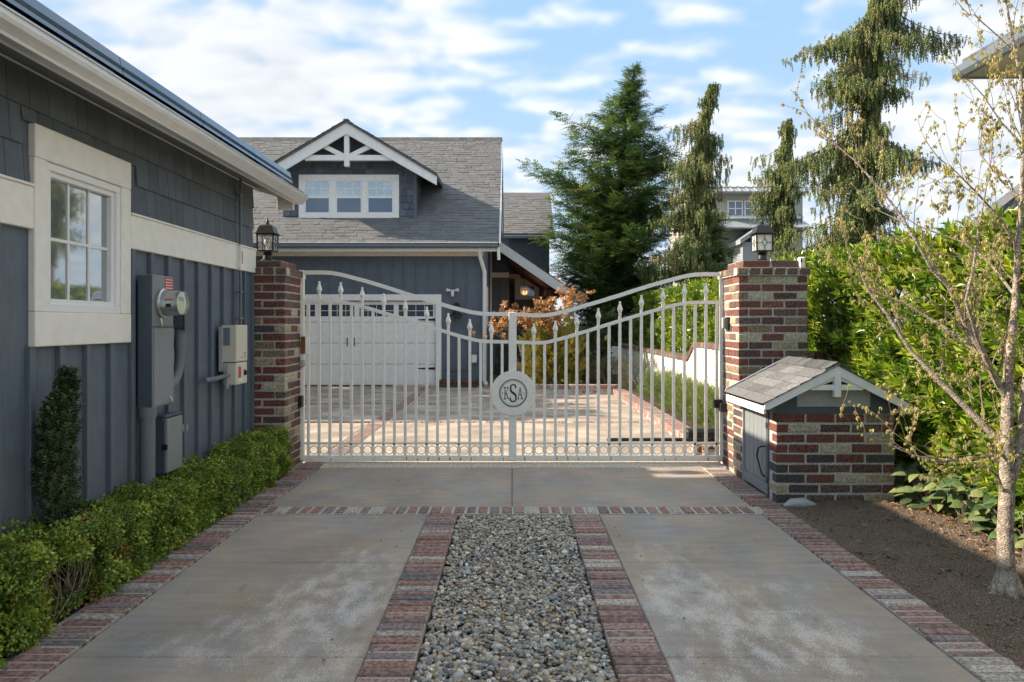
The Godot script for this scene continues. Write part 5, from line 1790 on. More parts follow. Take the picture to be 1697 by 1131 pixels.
	wall_shingles(d, x0, x1, 3.98, 5.75, WD, 0.165, inside, 0.17)
	bx(d, "corner_board", M.house_siding, V(x1 - 0.06, 3.95, WD - 0.03), V(x1 + 0.012, yr, WD + 0.06), 0.003)
	# right cheek: a course of shingle boards
	var cheek := 0
	var y := 3.98
	while y < 5.2:
		bx(d, "cheek_board", M["house_shingle%d" % (cheek % 3)], V(x1 - 0.001, y, WD + 0.065), V(x1 + 0.014, y + 0.16, roof_d.call(y + 0.1)), 0.003)
		y += 0.166; cheek += 1
	# triple window
	var cas := Geo.new()
	cas.span(V(wx0, wy1 - 0.15, WD - 0.045), V(wx1, wy1, WD), 0.006)
	cas.span(V(wx0, wy0, WD - 0.045), V(wx1, wy0 + 0.14, WD), 0.006)
	var win := [[506.0, 545.0], [558.0, 598.0], [610.0, 650.0]]
	var px := wx0
	for q in win:
		var a := P(q[0], 0, WD).x - 0.03
		cas.span(V(px, wy0 + 0.1405, WD - 0.044), V(a, wy1 - 0.1505, WD), 0.004)
		px = P(q[1], 0, WD).x + 0.03
	cas.span(V(px, wy0 + 0.1405, WD - 0.044), V(wx1, wy1 - 0.1505, WD), 0.004)
	part(d, "window_casing", cas, M.trim_white)
	for q in win:
		var a := P(q[0], 0, WD).x; var b := P(q[1], 0, WD).x
		var y0 := wy0 + 0.17; var y1 := wy1 - 0.17
		var ym := P(0, 327, WD).y
		var wn := Node3D.new()
		wn.name = "window"
		d.add_child(wn, true)
		wn.position = V((a + b) / 2, y0, WD) - origin_of(d)
		var f := Geo.new()
		f.span(V(a - 0.03, y0 - 0.03, WD - 0.03), V(b + 0.03, y0 + 0.004, WD - 0.001))
		f.span(V(a - 0.03, y1 - 0.004, WD - 0.03), V(b + 0.03, y1 + 0.02, WD - 0.001))
		f.span(V(a - 0.03, y0 + 0.0045, WD - 0.03), V(a + 0.006, y1 - 0.0045, WD - 0.001))
		f.span(V(b - 0.006, y0 + 0.0045, WD - 0.03), V(b + 0.03, y1 - 0.0045, WD - 0.001))
		f.span(V(a + 0.0065, ym - 0.03, WD - 0.034), V(b - 0.0065, ym + 0.03, WD - 0.001))
		part(wn, "sash", f, M.vinyl)
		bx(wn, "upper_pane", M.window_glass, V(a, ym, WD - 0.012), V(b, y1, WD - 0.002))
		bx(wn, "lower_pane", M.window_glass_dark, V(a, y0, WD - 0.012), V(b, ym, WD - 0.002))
		for j in [1, 2]:
			var xx: float = lerpf(a, b, j / 3.0)
			bx(wn, "muntin", M.vinyl, V(xx - 0.012, ym + 0.03, WD - 0.02), V(xx + 0.012, y1, WD - 0.0125))
		bx(wn, "muntin", M.vinyl, V(a, (ym + y1) / 2 + 0.003, WD - 0.021), V(b, (ym + y1) / 2 + 0.027, WD - 0.0122))

# ---------- neighbouring houses ----------
func build_far_houses() -> void:
	var D := 45.0
	var t := thing("hillside_house", "tall cream house with a grey metal roof behind the weeping conifers", "house", V(14, 0, 47))
	var X := func(px: float) -> float: return P(px, 0, D).x
	var Y := func(py: float) -> float: return P(0, py, D).y
	bx(t, "wall", M.far_wall, V(X.call(1150), 0, D), V(X.call(1330), Y.call(322), D + 7))
	var r := Geo.new()
	r.prism([V(X.call(1140), Y.call(323), D - 0.8), V(X.call(1140), Y.call(321), D - 0.8), V(X.call(1140), Y.call(313), D - 0.1), V(X.call(1140), Y.call(313), D + 0.2), V(X.call(1140), Y.call(323), D + 0.2)], Vector3(6.6, 0, 0))
	part(t, "lower_roof_band", r, M.metal_roof_light)
	r = Geo.new()
	r.prism([V(X.call(1140), Y.call(312), D), V(X.call(1140), Y.call(310), D), V(X.call(1140), Y.call(297), D + 2.0), V(X.call(1140), Y.call(297), D + 5.0), V(X.call(1140), Y.call(312), D + 7.0)], Vector3(6.6, 0, 0))
	part(t, "roof", r, M.metal_roof)
	var px := 1196.0
	while px < 1320:
		var sm := Geo.new()
		sm.bar(V(X.call(px), Y.call(310) + 0.03, D), V(X.call(px) - 0.0, Y.call(297) + 0.03, D + 2.0), 0.07, 0.06)
		part(t, "roof_seam", sm, M.metal_roof_light)
		var s2 := Geo.new()
		s2.bar(V(X.call(px), Y.call(321) + 0.03, D - 0.8), V(X.call(px), Y.call(313) + 0.03, D - 0.1), 0.06, 0.05)
		part(t, "roof_seam", s2, M.metal_roof_light)
		px += 13.0
	for q in [[1205.0, 1230.0], [1233.0, 1258.0], [1275.0, 1300.0]]:
		var w := bx(t, "window", M.trim_white, V(X.call(q[0]), Y.call(358), D - 0.08), V(X.call(q[1]), Y.call(333), D - 0.001))
		bx(w, "pane", M.window_glass_dark, V(X.call(q[0]) + 0.07, Y.call(357), D - 0.1), V(X.call(q[1]) - 0.07, Y.call(335), D - 0.081))
		bx(w, "muntin", M.trim_white, V(X.call((q[0] + q[1]) / 2) - 0.03, Y.call(357), D - 0.12), V(X.call((q[0] + q[1]) / 2) + 0.03, Y.call(335), D - 0.101))
		bx(w, "muntin", M.trim_white, V(X.call(q[0]) + 0.07, Y.call(347), D - 0.121), V(X.call(q[1]) - 0.07, Y.call(345.5), D - 0.1012))
	bx(t, "band", M.trim_white, V(X.call(1150), Y.call(363), D - 0.15), V(X.call(1330), Y.call(359), D), 0.01)
	r = Geo.new()
	r.prism([V(X.call(1140), Y.call(384), D - 1.6), V(X.call(1140), Y.call(382), D - 1.6), V(X.call(1140), Y.call(366), D - 0.01), V(X.call(1140), Y.call(384), D - 0.01)], Vector3(6.6, 0, 0))
	part(t, "porch_roof", r, M.metal_roof_light)
	r = Geo.new()
	var gd := D - 2.6
	r.prism([V(X.call(1205), Y.call(412), gd), V(X.call(1240), Y.call(388), gd), V(X.call(1275), Y.call(412), gd), V(X.call(1275), Y.call(405), gd), V(X.call(1240), Y.call(381), gd), V(X.call(1205), Y.call(405), gd)], Vector3(0, 0, -2.5))
	part(t, "gable_roof", r, M.metal_roof)
	bx(t, "gable_wall", M.metal_roof_light, V(X.call(1212), 0.0, gd + 0.4), V(X.call(1268), Y.call(408), gd + 2.3))
	# house beside the hedge, its eave at the edge of the view
	var n := thing("hedge_house", "pale house with a grey gutter whose eave reaches over the hedge", "house", V(7.5, 0, 5))
	bx(n, "wall", M.far_wall, V(5.85, 0, -4.0), V(12.0, 4.6, 8.75))
	var sf := Geo.new()
	sf.prism([V(5.2, 4.37, -4.5), V(6.2, 4.37, -4.5), V(12.5, 7.6, -4.5), V(12.5, 7.75, -4.5), V(5.2, 4.55, -4.5)], Vector3(0, 0, -13.55))
	part(n, "roof", sf, M.slate_far)
	bx(n, "soffit", M.far_wall, V(5.22, 4.35, -4.5), V(6.0, 4.3695, 9.04))
	var gt := Geo.new()
	gt.prism([V(5.1, 4.45, -4.5), V(5.11, 4.38, -4.5), V(5.15, 4.335, -4.5), V(5.2, 4.33, -4.5), V(5.2, 4.47, -4.5), V(5.19, 4.47, -4.5), V(5.19, 4.345, -4.5), V(5.155, 4.35, -4.5), V(5.12, 4.385, -4.5), V(5.11, 4.46, -4.5)], Vector3(0, 0, -13.6))
	part(n, "gutter", gt, M.gutter_dark)
	bx(n, "gutter_end", M.gutter_dark, V(5.11, 4.34, 9.09), V(5.6, 4.46, 9.105), 0.004)
	bx(n, "barge_board", M.gutter_dark, V(5.2, 4.34, 9.051), V(6.6, 4.372, 9.089), 0.004)
	var s := thing("gabled_house", "small gabled house with a white rake board glimpsed past the young tree", "house", V(11, 0, 15))
	var A := 13.0
	var l := P(1628, 388, A); var ap := Vector3(11.5, l.y + (11.5 - l.x) * 0.78, -A)
	var g := Geo.new()
	g.prism([l, ap, ap + Vector3(3.8, -3.0, 0), ap + Vector3(3.8, -2.8, 0), ap + Vector3(0, 0.2, 0), l + Vector3(0, 0.2, 0)], Vector3(0, 0, -0.5))
	part(s, "roof", g, M.slate_far)
	g = Geo.new()
	g.bar(l + Vector3(0.1, -0.12, 0.03), ap + Vector3(0, -0.2, 0.03), 0.05, 0.32)
	part(s, "rake_board", g, M.trim_white)
	bx(s, "wall", M.slate_far, V(l.x + 0.6, 0, A + 0.4), V(15.0, l.y + 0.3, A + 0.5))

# ---------- white garden wall with brick cap ----------
func build_retaining_wall() -> void:
	var t := thing("garden_wall", "white stuccoed garden wall with a stepped brick cap behind the gate", "wall", V(3.1, 0, 14))
	var x0 := 3.0; var x1 := 3.2
	bx(t, "wall", M.stucco, V(x0, -0.05, 8.6), V(x1, 1.12, 12.9), 0.01)
	bx(t, "wall", M.stucco, V(x0, -0.05, 13.35), V(x1, 0.86, 22.0), 0.01)
	var g := Geo.new()
	g.prism([V(x0, -0.05, 12.901), V(x0, 1.12, 12.901), V(x0, 0.86, 13.349), V(x0, -0.05, 13.349)], Vector3(0.2, 0, 0))
	part(t, "wall", g, M.stucco)
	bx(t, "wall", M.stucco, V(-0.0 + 2.35, -0.05, 22.0), V(x1, 0.86, 22.2), 0.01)
	bx(t, "wall", M.stucco, V(2.97, -0.05, 8.3), V(3.5, 1.12, 8.5), 0.01)
	var caps := ["brick3", "brick4", "brick2", "brick3", "brick0"]
	var z := 8.6
	while z < 12.85:
		lay(t, V(3.1, 1.162, z + 0.055), Vector3(0.26, 0.085, 0.098), caps, 0.01); z += 0.11
	z = 13.4
	while z < 22.1:
		lay(t, V(3.1, 0.902, z + 0.055), Vector3(0.26, 0.085, 0.098), caps, 0.01); z += 0.11
	for k in 4:
		var f := (k + 0.5) / 4.0
		var b := Basis(Vector3.RIGHT, -atan2(0.26, 0.45))
		put(t, "brick", brick_mesh(Vector3(0.26, 0.085, 0.112), k % 4), M[pick(caps)], V(3.1, lerpf(1.162, 0.902, f), lerpf(12.87, 13.39, f)), Basis(Vector3.RIGHT, atan2(-0.26, 0.5)))
	var x := 2.98
	while x < 3.55:
		lay(t, V(x + 0.055, 1.165, 8.4), Vector3(0.098, 0.085, 0.26), caps, 0.01); x += 0.11
	# bed behind the kerb
	var s := setting("planting_bed", "soil of the raised bed behind the brick kerb")
	bx(s, "soil", M.dark_soil, V(2.38, -0.09, 8.7), V(3.0, 0.09, 22.0))
	bx(s, "soil", M.dark_soil, V(0.35, -0.09, 16.86), V(2.38, 0.12, 22.0))

# ---------- leaf clusters shared by the plants ----------
func rand_dir() -> Vector3:
	return Vector3(rng.randfn(), rng.randfn(), rng.randfn()).normalized()
func ball_cluster(count: int, radius: float, l: float, w: float, up := 0.5) -> ArrayMesh:     # leaves round a point, as on a clipped shoot
	var g := Geo.new()
	g.tinted = true
	for i in count:
		var d := (rand_dir() + Vector3.UP * up).normalized()
		var k := rf(0.75, 1.25)
		g.tint = Color(k, k, k * rf(0.8, 1.1))
		g.leaf(d * radius * rf(0.2, 1.0), (d + rand_dir() * 0.7).normalized(), rand_dir(), l * rf(0.7, 1.2), w * rf(0.8, 1.2), 0.2)
	return g.mesh()
func shoot_mesh(count: int, length: float, l: float, w: float, spread := 0.9) -> ArrayMesh:     # leaves set round an upright stem, y up
	var g := Geo.new()
	g.tinted = true
	for i in count:
		var f := (i + 0.5) / count
		var a := i * 2.4
		var tilt := spread * (1.15 - 0.75 * f)
		var d := Vector3(cos(a) * sin(tilt), cos(tilt), sin(a) * sin(tilt))
		var k := rf(0.8, 1.2) * (0.82 + 0.36 * f)
		g.tint = Color(k, k, k * 0.95)
		g.leaf(Vector3(0, length * f * 0.85, 0), d, Vector3.UP, l * rf(0.8, 1.15), w * rf(0.85, 1.1), 0.18, 0.5, 0.12)
	return g.mesh()
func spray_mesh(length: float, rows: int) -> ArrayMesh:      # flat scale-leaf frond along +y, drooping towards -z
	var g := Geo.new()
	g.tinted = true
	for i in rows:
		var f := (i + 0.5) / rows
		var at := Vector3(0, length * f, -0.12 * length * f * f)
		for s in [-1.0, 1.0]:
			var l := length * 0.5 * (1.0 - f * 0.75) * rf(0.75, 1.15)
			var d := Vector3(s * 0.8, 0.75, rf(-0.25, 0.1)).normalized()
			var k := rf(0.75, 1.25)
			g.tint = Color(k, k, k)
			g.leaf(at, d, Vector3(0, 0, 1), l * 0.62, 0.035, 0.15, 0.4)
			g.leaf(at + d * l * 0.35, (d + Vector3(0, 0.7, 0)).normalized(), Vector3(0, 0, 1), l * 0.5, 0.03, 0.15, 0.4)
			g.leaf(at + d * l * 0.45, (d + Vector3(s * 0.6, -0.2, -0.2)).normalized(), Vector3(0, 0, 1), l * 0.45, 0.03, 0.15, 0.4)
	return g.mesh()
func strand_mesh(length: float, n: int) -> ArrayMesh:      # hanging cord of scale leaves, from the origin down
	var g := Geo.new()
	g.tinted = true
	for i in n:
		var f := (i + 0.3) / n
		var at := Vector3(sin(f * 5.0) * 0.02 * length, -length * f, cos(f * 4.0) * 0.02 * length)
		var a := i * 2.2
		var tilt := 0.5 * (1.0 - 0.5 * f)
		var d := Vector3(cos(a) * sin(tilt), -cos(tilt), sin(a) * sin(tilt))
		var k := rf(0.75, 1.25)
		g.tint = Color(k, k, k * 0.9)
		g.leaf(at, d, Vector3(sin(a), 0.2, cos(a)), length * 0.24 * (1.1 - 0.5 * f), 0.03, 0.2, 0.4)
	return g.mesh()
func tinted(base: Array, spread := 0.25) -> Color:
	var t: Array = pick(base)
	var k := rf(1.0 - spread, 1.0 + spread)
	return Color(t[0] * k, t[1] * k, t[2] * k)

# ---------- hedges and shrubs ----------
func blob(count: int, c: Vector3, r: Vector3, lo: float, sc0: float, sc1: float, upright := 0.3, lumps := 0.12, square := 0.7) -> Array:
	# transforms of shoots through the outer part of a lumpy, flat-bottomed body; lo: lowest y kept
	var out := []
	var ph := Vector3(rf(0, 6), rf(0, 6), rf(0, 6))
	while out.size() < count:
		var d := rand_dir()
		var e := Vector3(signf(d.x) * pow(absf(d.x), square), signf(d.y) * pow(absf(d.y), square), signf(d.z) * pow(absf(d.z), square))
		var lump := 1.0 + lumps * (sin(d.x * 5.0 + ph.x) + sin(d.y * 6.0 + ph.y) + sin(d.z * 5.0 + ph.z)) / 2.0
		var k := pow(rng.randf(), 0.3)
		var p := c + e * r * k * lump
		if p.y < lo: continue
		var dir := (d + Vector3.UP * upright + rand_dir() * 0.35).normalized()
		out.append(Transform3D(rot_to(dir, rf(0, TAU)) * Basis.from_scale(Vector3.ONE * rf(sc0, sc1)), p))
	return out
func build_hedges() -> void:
	# clipped boxwood along the building
	var cl := ball_cluster(34, 0.045, 0.0185, 0.0155, 0.5)
	var bt := [[0.21, 0.3, 0.034], [0.3, 0.37, 0.045], [0.13, 0.22, 0.03], [0.09, 0.16, 0.024], [0.35, 0.41, 0.06], [0.19, 0.27, 0.034]]
	var spots := [[2.75, 0.42, "clipped boxwood shrub at the street end of the row, before the window"], [3.45, 0.44, "leafy clipped boxwood shrub in front of the columnar shrub"], [4.2, 0.4, ""], [4.9, 0.4, "clipped boxwood shrub below the window, next to the browned one"], [5.6, 0.37, "clipped boxwood shrub at the foot of the meter cabinet and its riser"], [6.3, 0.38, "clipped boxwood shrub below the oval cover plate"], [7.0, 0.42, "clipped boxwood shrub below the solar inverter"], [7.55, 0.4, "clipped boxwood shrub against the brick pillar, last of the row"]]
	for i in spots.size():
		var d: float = spots[i][0]
		var h: float = spots[i][1]
		var brown := i == 2
		var t := thing("boxwood_shrub", "boxwood shrub with a bare browned patch of twigs facing the drive" if brown else spots[i][2], "shrub", V(-2.41, 0, d), "" if brown else "boxwood row along the building")
		var where := blob(900, V(-2.4, h * 0.5, d), Vector3(0.19, h * 0.58, 0.37), 0.015, 0.75, 1.25, 0.35, 0.14, 0.5)
		var tints := []
		for w in where: tints.append(tinted(bt) if not (brown and rng.randf() < 0.06) else Color(0.24, 0.11, 0.03))
		if brown:      # the browned hollow
			var kept := []
			for w in where:
				if (w.origin - V(-2.24, 0.16, d - 0.2)).length() > 0.17: kept.append(w)
			where = kept
		many(t, "foliage", cl, M.boxwood, where, tints)
		var st := Geo.new()
		for k in (60 if brown else 14):
			var a := V(-2.4 + rf(-0.05, 0.05), -0.03, d + rf(-0.2, 0.2))
			var b := a + Vector3(rf(-0.12, 0.16 if brown else 0.1), rf(0.2, 0.36), rf(-0.15, 0.15) if not brown else rf(-0.05, 0.35))
			st.tube(PackedVector3Array([a, a.lerp(b, 0.5) + rand_dir() * 0.02, b]), PackedFloat32Array([0.006, 0.004, 0.0015]), 4, false)
		part(t, "stems", st, M.bark_pale if brown else M.bark_brown).set_meta("kind", "stuff")
	# columnar holly in front of the wall
	var ho := thing("columnar_holly", "narrow dark green columnar shrub rising out of the boxwood", "shrub", V(-2.47, 0, 4.26))
	var hc := shoot_mesh(12, 0.05, 0.024, 0.011, 1.1)
	var hw := []
	for i in 1150:
		var y := pow(rng.randf(), 0.85) * 1.2
		var rad := 0.084 * (0.75 + 0.5 * sin(clampf(y / 1.2, 0, 1) * 3.0)) * (1.0 if y < 0.95 else (1.25 - y) / 0.3)
		if y < 0.45: rad *= 0.75
		var a := rf(0, TAU)
		var q := sqrt(rng.randf()) * rad
		var bend := 0.03 * sin(y * 6.0) + 0.04 * (y - 0.5)
		hw.append(Transform3D(rot_to((Vector3(cos(a), 1.4, sin(a)) + rand_dir() * 0.3).normalized(), rf(0, TAU)) * Basis.from_scale(Vector3.ONE * rf(0.8, 1.3)), V(-2.46 + bend + cos(a) * q * 0.8, y + 0.02, 4.26 - sin(a) * q)))
	var ht := []
	for i in 200: ht.append(tinted([[0.04, 0.078, 0.03], [0.06, 0.1, 0.036], [0.085, 0.125, 0.045], [0.05, 0.088, 0.034]]))
	many(ho, "foliage", hc, M.holly, hw, ht)
	var hs := Geo.new()
	for k in 7:
		var x := rf(-0.05, 0.05); var z := rf(-0.05, 0.05)
		hs.tube(PackedVector3Array([V(-2.46 + x * 0.6, -0.03, 4.26 + z * 0.6), V(-2.46 + x, 0.5, 4.26 + z), V(-2.44 + x * 1.4, 1.1, 4.26 + z * 1.3)]), PackedFloat32Array([0.009, 0.007, 0.002]), 5, false)
	part(ho, "stems", hs, M.bark_brown).set_meta("kind", "stuff")
	# laurel hedge
	var la := thing("laurel_hedge", "tall glossy laurel hedge running behind the kiosk and garden wall", "hedge", V(4.0, 0, 10))
	var sh := [shoot_mesh(9, 0.13, 0.1, 0.036, 0.95), shoot_mesh(11, 0.16, 0.09, 0.034, 0.8)]
	var lt := [[0.25, 0.33, 0.025], [0.16, 0.26, 0.022], [0.11, 0.2, 0.022], [0.07, 0.14, 0.018], [0.31, 0.36, 0.04], [0.19, 0.28, 0.025]]
	var f := FastNoiseLite.new()
	f.seed = 12; f.frequency = 0.9; f.fractal_octaves = 3
	for v in 2:
		var where := []
		var tints := []
		for i in 6600:
			var d := 3.4 + 9.5 * pow(rng.randf(), 1.0) if rng.randf() < 0.72 else rf(12.5, 21.5)
			var front := rng.randf() < 0.66
			var y := rf(0.05, 2.2) if front else 2.12
			var face := 3.4 + 0.12 * f.get_noise_2d(d * 1.3, y * 1.4)
			if d > 8.3: face = 3.36 + 0.13 * f.get_noise_2d(d * 1.3, y * 1.4)
			var x := face + absf(rng.randfn(0, 0.16)) if front else rf(face, 4.75)
			if not front: y = 2.12 + 0.16 * f.get_noise_2d(d * 1.5 + 40.0, x * 1.5) - absf(rng.randfn(0, 0.1))
			elif y > 1.9: x += (y - 1.9) * 0.45
			if front and y < 0.4: x += (0.4 - y) * 0.7
			if front and d < 8.0 and y < 0.8 and d > 6.6 : x += 0.15
			var dir := Vector3(-0.75, 0.75, rf(-0.4, 0.4)) if front else Vector3(rf(-0.4, 0.3), 1.0, rf(-0.3, 0.3))
			dir = (dir + rand_dir() * 0.45).normalized()
			where.append(Transform3D(rot_to(dir, rf(0, TAU)) * Basis.from_scale(Vector3.ONE * rf(0.8, 1.25)), V(x, y, d)))
			tints.append(tinted(lt, 0.2))
		many(la, "foliage", sh[v], M.laurel, where, tints)
	var lf := Geo.new()
	lf.leaf(Vector3.ZERO, Vector3.UP, Vector3(0, 0, 1), 0.11, 0.042, 0.18, 0.5, 0.12)
	lf.tinted = false
	var single := lf.mesh()
	var lm := []
	for k in 4:
		var m := mat("laurel_leaf%d" % k, lin(lt[k][0], lt[k][1], lt[k][2]), 0.3)
		m.backlight_enabled = true
		m.backlight = Color(0.35, 0.35, 0.28)
		lm.append(m)
	for i in 240:
		var d := rf(4.4, 8.2)
		var y := rf(0.5, 2.15)
		var dir := (Vector3(-0.8, 0.6, 0.2) + rand_dir() * 0.6).normalized()
		put(la, "leaf", single, lm[rng.randi() % 4], V(3.34 + 0.12 * f.get_noise_2d(d * 1.3, y * 1.4) + rf(0, 0.06) + maxf(0, y - 1.9) * 0.4, y, d), rot_to(dir, rf(0, TAU)))
	var ls := Geo.new()
	for k in 70:
		var d := rf(3.5, 21.0)
		var a := V(rf(3.75, 4.4), -0.05, d)
		ls.tube(PackedVector3Array([a, a + Vector3(rf(-0.1, 0.1), 1.0, rf(-0.15, 0.15)), a + Vector3(rf(-0.3, 0.2), 2.0, rf(-0.3, 0.3))]), PackedFloat32Array([0.03, 0.022, 0.006]), 5, false)
	part(la, "stems", ls, M.bark_brown).set_meta("kind", "stuff")
	# broad-leaved plants at the foot of the hedge
	var big := Geo.new()
	var pts := [[0.0, 0.0], [0.12, 0.34], [0.36, 0.44], [0.66, 0.32], [1.0, 0.0]]
	for s in [-1.0, 1.0]:
		for k in 4:
			var a: Array = pts[k]; var b: Array = pts[k + 1]
			var bend := func(u: float) -> float: return -0.35 * u * u
			var p0 := Vector3(0, a[0], bend.call(a[0])); var p1 := Vector3(0, b[0], bend.call(b[0]))
			var q0 := Vector3(s * a[1], a[0], bend.call(a[0]) + 0.14 * a[1]); var q1 := Vector3(s * b[1], b[0], bend.call(b[0]) + 0.14 * b[1])
			var nn := Vector3(-s * 0.3, 0.35 * a[0] * 2.0, 1.0).normalized()
			g_out(big, p0, p1, q1, nn); g_out(big, p0, q1, q0, nn)
	var bm := big.mesh()
	var hm := []
	for q in [[0.11, 0.17, 0.06], [0.075, 0.13, 0.045], [0.16, 0.21, 0.09], [0.05, 0.09, 0.035], [0.19, 0.22, 0.08]]:
		var m := mat("broad_leaf%d" % hm.size(), lin(q[0], q[1], q[2]), 0.42, T.grain, 8.0)
		m.backlight_enabled = true
		m.backlight = Color(0.3, 0.3, 0.2)
		hm.append(m)
	var ps := [[3.3, 6.75], [3.45, 6.45], [3.32, 6.2], [3.42, 5.95], [3.36, 5.7], [3.5, 5.5], [3.46, 5.25], [3.55, 5.0], [3.6, 6.1], [3.62, 5.6], [3.55, 4.7]]
	for q in ps:
		var at := V(q[0], soil_height(q[0], q[1]) - 0.01, q[1])
		var t := thing("broad_leaf_plant", "clump of broad dull green leaves under the laurel hedge, %s from the brick kiosk" % ["first", "second", "third", "fifth", "sixth", "eighth", "ninth", "tenth", "fourth", "seventh", "last"][ps.find(q)], "plant", at, "broad-leaved plants under the hedge")
		var stalks := Geo.new()
		for k in 24:
			var a := rf(0, TAU)
			var rad := rf(0.03, 0.2)
			var tip := at + Vector3(cos(a) * rad, rf(0.05, 0.34), sin(a) * rad)
			var dir := (Vector3(cos(a), rf(-0.35, 0.35), sin(a)) + Vector3(-0.35, 0.0, 0.15)).normalized()
			var z := (Vector3(-0.35, 1.0, 0.3) + rand_dir() * 0.4).normalized()
			var x := dir.cross(z).normalized()
			var s := rf(0.09, 0.145)
			put(t, "leaf", bm, hm[rng.randi() % hm.size()], tip, Basis(x, dir, x.cross(dir)).scaled(Vector3.ONE * s))
			stalks.tube(PackedVector3Array([at + rand_dir() * 0.02, at.lerp(tip, 0.6) + Vector3(0, 0.03, 0), tip]), PackedFloat32Array([0.004, 0.003, 0.002]), 4, false)
		part(t, "stalks", stalks, M.twig).set_meta("kind", "stuff")
func g_out(g: Geo, a: Vector3, b: Vector3, c: Vector3, n: Vector3) -> void:
	g.out3(a, b, c, n, n, n)

# ---------- conifers ----------
func table(rows: Array, y: float, col: int) -> float:
	for i in rows.size() - 1:
		if y <= rows[i + 1][0]:
			return lerpf(rows[i][col], rows[i + 1][col], clampf((y - rows[i][0]) / (rows[i + 1][0] - rows[i][0]), 0, 1))
	return rows[rows.size() - 1][col]
func conifer(called: String, label: String, d: float, trunk: Array, sil: Array, limbs: int, weeping: bool, tones: Array, fixed := [], thick := 0.16) -> void:
	# trunk and sil are read off the photograph (pixels) and set at the tree's distance d; sil rows: y, left edge, right edge
	var base := P(trunk[trunk.size() - 1][0], 0, d)
	base.y = 0.0
	var t := thing(called, label, "tree", base)
	var path := PackedVector3Array()
	var rad := PackedFloat32Array()
	for i in trunk.size():
		var p: Vector3 = P(trunk[i][0], trunk[i][1], d)
		path.append(p)
		rad.append(0.02 + thick * i / trunk.size())
	path.append(Vector3(path[path.size() - 1].x, -0.05, -d))
	rad.append(thick * 1.15)
	var tg := Geo.new()
	tg.tube(path, rad, 9)
	part(t, "trunk", tg, M.bark_brown)
	var wood := Geo.new()
	var where := []
	var tints := []
	var y_top: float = sil[0][0]
	var y_bot: float = sil[sil.size() - 1][0]
	var rows := []
	for r in trunk: rows.append([r[1], r[0]])
	var list := []
	for i in limbs:
		var y := lerpf(y_top, y_bot, pow(rng.randf(), 0.8))
		if weeping and rng.randf() < 0.45:      # long arms come in tiers; the rest hang close to the trunk
			var tier := (y_bot - y_top) / 8.0
			y = y_top + (floorf((y - y_top) / tier) + 0.5) * tier + rf(-0.3, 0.3) * tier
			list.append([y, rf(0, TAU), rf(0.75, 1.1)])
		else:
			list.append([y, rf(0, TAU), rf(0.3, 0.62) if weeping else rf(0.4, 1.0)])
	for q in fixed: list.append(q)
	for b in list:
		var y: float = b[0]
		var az: float = b[1]
		var tx := table(rows, y, 1)
		var reach_l := maxf(0.0, tx - table(sil, y, 1)) / F * d
		var reach_r := maxf(0.0, table(sil, y, 2) - tx) / F * d
		var side := cos(az)
		var reach: float = ((reach_r if side > 0 else reach_l) * absf(side) + (reach_l + reach_r) * 0.5 * (1.0 - absf(side))) * b[2]
		var out := Vector3(side, 0, sin(az) * 0.9).normalized()
		# rise: weeping limbs sweep out level, then nod; the others climb towards the tip
		var from := P(tx, y, d)
		var steps := maxi(3, int(reach / 0.22))
		var lp := PackedVector3Array()
		var lr := PackedFloat32Array()
		if weeping: from.y += reach * 0.5
		else: from.y -= reach * 0.28
		var wob := rf(-0.15, 0.15)
		for k in steps + 1:
			var f := k / float(steps)
			var h := (-0.95 * f + 0.42 * f * f) * reach if weeping else (0.12 * f + 0.2 * f * f) * reach
			lp.append(from + out * reach * f + Vector3(0, h, 0) + Vector3(-out.z, 0, out.x) * wob * reach * f * f)
			lr.append(lerpf(0.006 + (0.007 if weeping else 0.012) * reach, 0.003, f))
		wood.tube(lp, lr, 5, false)
		for k in steps + 1:
			var f := k / float(steps)
			if not weeping and f < 0.12 and reach > 0.8: continue
			var p := lp[k]
			if weeping:
				var n := 8 + int(4.0 * (1.0 - f))
				var tone: Array = pick(tones)
				for j in n:
					var wide := clampf(0.06 + reach * 0.08, 0.05, 0.15)
					var off := Vector3(rf(-wide, wide), rf(-0.07, 0.14), rf(-wide, wide))
					var s := rf(0.5, 1.7) * (1.15 - 0.8 * f)
					var bs := Basis.from_euler(Vector3(rf(-0.16, 0.16), rf(0, TAU), rf(-0.16, 0.16))) * Basis.from_scale(Vector3(1.0, s, 1.0))
					where.append(Transform3D(bs, p + off))
					tints.append(tinted([tone], 0.3))
			else:
				var tone: Array = pick(tones)
				for j in 6:
					var along := (lp[mini(k + 1, steps)] - lp[maxi(k - 1, 0)]).normalized()
					var dir := (along * 0.75 + Vector3(rf(-0.9, 0.9), rf(-0.45, 0.15), rf(-0.9, 0.9))).normalized()
					var zz := (Vector3(rf(-0.4, 0.4), 1.0, rf(-0.4, 0.4))).normalized()
					var xx := dir.cross(zz).normalized()
					where.append(Transform3D(Basis(xx, dir, xx.cross(dir)).scaled(Vector3.ONE * rf(0.8, 1.35) * (1.0 - 0.2 * f) * clampf(0.45 + reach * 0.45, 0.4, 1.15)), p + rand_dir() * 0.08))
					tints.append(tinted([tone], 0.3))
	if not weeping:
		for k in 40:      # short sprays up the leader
			var f := rng.randf()
			var p := path[0].lerp(path[1], f)
			var dir := Vector3(rf(-0.8, 0.8), 0.7, rf(-0.8, 0.8)).normalized()
			var xx := dir.cross(Vector3(0, 0.3, 1)).normalized()
			where.append(Transform3D(Basis(xx, dir, xx.cross(dir)).scaled(Vector3.ONE * rf(0.25, 0.35 + 0.35 * f)), p))
			tints.append(tinted(tones, 0.3))
